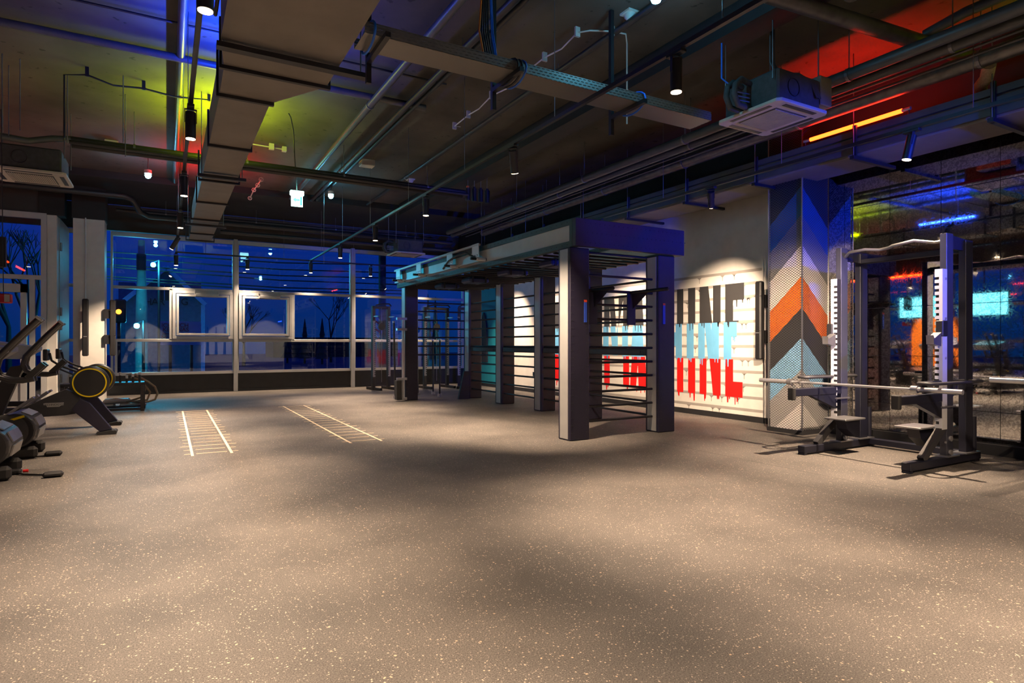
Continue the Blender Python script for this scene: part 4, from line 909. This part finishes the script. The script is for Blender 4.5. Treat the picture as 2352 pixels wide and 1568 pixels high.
MB().tube(rp([(290,862),(305,858),(322,866),(340,876),(356,888),(362,903),(356,917),(340,922),(318,923),(290,921)]),.020,8).build('rope_strand',M['rope'],rp_)
MB().tube(rp([(300,866),(318,870),(332,884),(345,900),(338,918),(310,921)],13.9),.020,8).build('rope_strand',M['rope'],rp_)
MB().tube(rp([(240,921),(265,916),(300,920),(325,912),(335,890),(318,872)],13.95),.020,8).build('rope_strand',M['rope'],rp_)
for k,(x,y) in enumerate(((250,914),(268,910),(255,922))):
    p=at(x,y,v=14.0); z=.045 if k!=1 else .13
    p.x+=(-.12,0,.36)[k]; tag(MB().rbox(p.x-.22,p.x+.22,13.9,14.2,z-.045,z+.045,.03).build('sandbag',M['cream_plastic']),'grey-beige sandbag on the floor beyond the black stand, %s'%('left','top','right')[k],'sandbag','sandbags beyond the stand')
# power plugs on the floor
for k,(xa,ya,xb,yb,lab) in enumerate(((60,1048,128,1042,'black adapter and cable on the floor behind the treadmills'),(35,1084,128,1090,'black adapter with red marked cable on the floor in front'))):
    a=at(xa,ya,z=.02); b_=at(xb,yb,z=.02); t=thing('power_adapter',lab,'power adapter',(b_.x,b_.y,0),'loose power adapters')
    MB().tube([tuple(a),tuple(a.lerp(b_,.3)-Vector((.02,.02,.008))),tuple(a.lerp(b_,.7)-Vector((0,0,.008))),tuple(b_)],.009,6).build('cable',M['wire_black'],t)
    MB().rbox(b_.x-.10,b_.x+.06,b_.y-.04,b_.y+.03,0,.055,.02).build('plug_body',M['black_plastic'],t)
    MB().rbox(a.x-.07,a.x+.05,a.y-.04,a.y+.03,0,.05,.015).build('cable_joint',M['black_plastic'],t)
    if k==1: MB().cyl(tuple(a+Vector((.06,-.005,.005))),tuple(a+Vector((.10,-.005,.005))),.015,8).build('red_band',M['red_paint'],t)
# hanging red lamp at the left edge and dark screen box
p=at(8,685,v=9.3); rl=thing('hanging_lantern','small red box hanging on a cord at the left edge','hanging box',tuple(p))
MB().rbox(p.x-.09,p.x+.075,p.y-.07,p.y+.07,p.z-.055,p.z+.055,.01).build('body',M['red_cloth'],rl); MB().box(p.x+.02,p.x+.07,p.y-.074,p.y-.070,p.z-.045,p.z+.045).build('front_label',M['cream_plastic'],rl)
MB().cyl((p.x,p.y,p.z+.05),(p.x-.0,p.y-.12,4.0),.005,5).build('cord',M['wire_black'],rl)
p=at(3,578,v=9.3); tag(B(p.x-.3,p.x+.04,9.3,9.36,p.z-.18,p.z+.18).box(p.x-.28,p.x+.03,9.296,9.3,p.z-.12,p.z-.10).cyl((p.x-.1,9.33,p.z+.18),(p.x-.1,9.33,CZ),.01,6).build('hanging_screen',M['black_plastic']),'dark framed screen hanging at the left edge','screen')

# ---------------------------------------------------------------- unseen left side, shown by the mirror
def tv(u,v,label):
    t=thing('television',label,'television',(u,v,2.4),'screens over the cardio area')
    MB().rbox(u-.03,u+.03,v-.65,v+.65,2.05,2.8,.01).build('frame',M['black_plastic'],t); B(u+.031,u+.036,v-.6,v+.6,2.1,2.75).build('screen',M['screen_cyan'],t)
    MB().cyl((u,v,2.8),(u,v,CZ),.02,8).build('ceiling_pole',M['black_steel'],t)
tv(-5.2,8.9,'bright cyan screen seen in the mirror, larger one'); tv(-5.2,10.7,'bright cyan screen seen in the mirror, farther one')
for k,(v0,v1,lab) in enumerate(((9.6,10.8,'near'),(11.6,12.6,'far'))): tube_lamp(-3.5,v0,v1,3.3,'tube_red','red light tube seen only in the mirror, %s'%lab,6,RED)
for k,(u,v) in enumerate(((-4.8,9.6),(-4.8,11.0),(-4.8,8.2),(-4.8,6.8))):
    src=[o for o in bpy.data.objects if o.name.startswith('curved_treadmill') and o.parent is None][0]
    c=copy_tree(src); c.location=(u+1.3,v,0); c['label']='curved treadmill of the reflected row, %s'%('third','fourth','second','first')[k]
    c['group']='treadmills seen in the mirror'
op=B(LW+.1,LW+.2,11.2,12.8,.4,2.2).build('orange_panel',M['orange_paint']); tag(op,'orange wall panel seen in the mirror','panel')
lamp(-8.0,12.0,'spotlight on the orange panel seen in the mirror',aim=(LW,12.0,1.3),watt=LAMP_W*1.3)
for k,(u,v) in enumerate(((-6.8,13.0),(-6.8,5.0))):
    struct('wall_column_%s'%('rear','front')[k],B(u-.25,u+.25,v-.25,v+.25,0,CZ),M['white_paint'])

# ---------------------------------------------------------------- street outside
struct('ground',B(-70,80,WV+.13,95,-.35,-.30).box(-70,LW-.25,-20,WV+.13,-.35,-.3),M['asphalt'],'dark street outside')
HV=38.0
def hp(x,y,v=HV): return at(x,y,v=v)
hs=thing('gable_house','dark gabled house across the street behind the left windows','house',(hp(380,700).x,HV,0))
ap,el,er=hp(382,617),hp(278,700),hp(467,700)
MB().prism([(el.x,-.3),(er.x,-.3),(er.x,er.z),(ap.x,ap.z),(el.x,el.z)],'y',HV,HV+9).build('wall',M['brick_blue'],hs)
MB().bar((el.x-.6,HV-.1,el.z-.5),(ap.x,HV-.1,ap.z+.06),.3,.22).bar((ap.x,HV-.1,ap.z+.06),(er.x+.1,HV-.1,er.z-.0),.3,.22).build('gable_trim',M['house_trim'],hs)
MB().box(er.x-.12,er.x+.08,HV-.1,HV,-.3,er.z).build('corner_trim',M['house_trim'],hs)
q=hp(383,673); wd=MB().box(q.x-.45,q.x+.45,HV-.03,HV,q.z-.4,q.z+.4).build('window',M['black_plastic'],hs)
for s_ in range(3): B(q.x-.45+.3*s_+.02,q.x-.45+.3*s_+.06,HV-.05,HV-.03,q.z-.4,q.z+.4).build('window_bar',M['board_white'],wd)
for ch,x in (('H',340),('A',356),('R',371),('G',424)):
    q=hp(x,693.5); text_obj(ch,.52,'sign_letter','black_paint',hs,(q.x,HV-.05,q.z),(math.pi/2,0,0),.03)
an=MB()
for x0,x1,y in ((272,310,647),(420,462,647)):
    a=hp(x0,y,HV+9.5); b_=hp(x1,y,HV+9.5); an.box(a.x,b_.x,HV+9.5,HV+14,-.3,a.z)
tag(an.build('annex_building',M['brick_blue']),'flat roofed dark building behind the gabled house','building')
bd=thing('advert_board','white board with red lettering outside the left window','board',tuple(hp(400,762,24)))
a=hp(368,737,24); b_=hp(462,792,24)
B(a.x,b_.x,24,24.06,b_.z,a.z).build('board',M['board_white'],bd)
for tx,x,y,sz in (('ICH',383,747,.26),('UCH',418,747,.26),('KEI',384,757,.26),('NAS',420,757,.26),('MIR',384,776,.30),('ZEMG',383,767,.14),('MICH',424,767,.14)):
    q=hp(x,y,23.98); text_obj(tx,sz*.75,'lettering','board_text',bd,(q.x,23.985,q.z),(math.pi/2,0,0),.01)
MB().cyl((a.x+.3,24.03,-.3),(a.x+.3,24.03,b_.z),.05,8).cyl((b_.x-.3,24.03,-.3),(b_.x-.3,24.03,b_.z),.05,8).build('post',M['black_steel'],bd)
q=hp(325,700,27); t=thing('utility_pole','pale concrete utility pole across the street','pole',(q.x,27,-.3)); tp=hp(325,552,27)
MB().tube([(q.x,27,-.3),(q.x,27,2.6),(q.x,27,4.2),(q.x,27,tp.z)],[.22,.20,.13,.11],12).build('shaft',M['concrete_pole'],t)
MB().cyl((q.x,26.8,4.0),(q.x,26.8,4.6),.16,10).build('transformer',M['black_plastic'],t)
q=hp(878,650,22); tp_=hp(878,588,22); tag(MB().cyl((q.x,22,-.3),(q.x,22,5.5),.14,12).build('utility_pole',M['black_paint']),'dark pole outside the window right of the middle','pole')
poleT=t
for k,(y0,y1) in enumerate(((607,640),(612,655),(634,668),(640,676),(590,628),(578,610))):
    a=at(240,y0,v=30); b_=at(960,y1,v=30); MB().tube([tuple(a),tuple(a.lerp(b_,.5)-Vector((0,0,.15))),tuple(b_)],.03,5).build('overhead_wire',M['black_paint'],poleT)
def street_lamp(x,y,v,label,r=.1,w=200):
    q=hp(x,y,v); t=thing('street_light',label,'street light',(q.x,v,-.3),'cyan street lights')
    MB().tube([(q.x,v,q.z-r),(q.x,v,q.z-r*.5),(q.x,v,q.z+r*.5),(q.x,v,q.z+r)],[r*.5,r,r,r*.5],12).build('globe',M['street_lamp_glow'],t)
    MB().cyl((q.x+.2,v+.1,-.3),(q.x+.2,v+.1,q.z+.2),.05,8).build('post',M['black_steel'],t); MB().bar((q.x,v,q.z+r),(q.x+.2,v+.1,q.z+.22),.05,.04).build('arm',M['black_steel'],t)
    point('street_glow',(q.x,v-.4,q.z),w,(.05,.7,1),.1)
street_lamp(314,748,25,'bright cyan signal lamp low outside the left window',.085,w=150); street_lamp(352,608,29,'small cyan street light above the gabled house roofline',.09,600)
q=hp(273,716,23); t=thing('traffic_signal','traffic signal with orange light outside beside the column','traffic signal',(q.x,23,-.3))
MB().rbox(q.x-.12,q.x+.2,22.9,23.1,q.z-.35,q.z+.4,.04).build('head',M['black_plastic'],t); MB().cyl((q.x,22.88,q.z),(q.x,22.9,q.z),.08,12).build('orange_light',M['signal_orange'],t); MB().cyl((q.x,23,-.3),(q.x,23,q.z),.05,8).build('post',M['black_steel'],t)
# bare tree at left and firs at right
def branch(mb,p,d,L,r,n,rnd):
    q=p+d*L; mb.tube([tuple(p),tuple(q)],[r,r*.6],4,caps=False)
    if n==0: return
    for _ in range(3):
        e=(d+Vector((rnd.uniform(-.7,.7),rnd.uniform(-.3,.3),rnd.uniform(-.2,.5)))).normalized(); branch(mb,q,e,L*.72,r*.55,n-1,rnd)
for k,(x,v,hh) in enumerate(((75,26,1.9),(20,30,2.2),(560,45,1.5),(760,50,2.0))):
    rnd=random.Random(k+3); q=hp(x,780,v); mb=MB(); branch(mb,Vector((q.x,v,-.3)),Vector((0,0,1)),hh,.12,4,rnd)
    tag(mb.build('bare_tree',M['foliage']),('bare twiggy tree behind the entrance glazing','second bare tree at the left edge outside','bare tree beyond the second window','bare tree beyond the far street')[k],'tree','bare trees outside')
for k,(x,v) in enumerate(((983,40),(1000,42),(700,48),(740,46),(660,50))):
    q=hp(x,775,v); H_=4.6 if k<2 else 3.0; mb=MB().cyl((q.x,v,-.3),(q.x,v,.4),.08,6)
    for j in range(6): mb.tube([(q.x,v,.1+j*H_/7),(q.x,v,.1+(j+2)*H_/7)],[.5*(1-j/7),.02],8)
    tag(mb.build('fir_tree',M['foliage']),'dark fir tree silhouette across the street, %s'%('left of the pair by the teal wall','right of the pair by the teal wall','in the third window','right in the third window','left in the third window')[k],'tree','firs across the street')
tl=B(10,24,70,76,-.3,1.9); tag(tl.build('far_building',M['foliage']),'low dark building far down the street','building')
# straps on the back wall (reflected in the glazing)
for k in range(4):
    tag(MB().prism([(2.2+.5*k,.5),(2.38+.5*k,.5),(2.33+.5*k,2.3),(2.25+.5*k,2.3)],'y',BV,BV+.03).build('wall_strap',M['black_plastic']),'dark strap hanging on the back wall, %s'%ords[k],'strap','straps on the back wall')
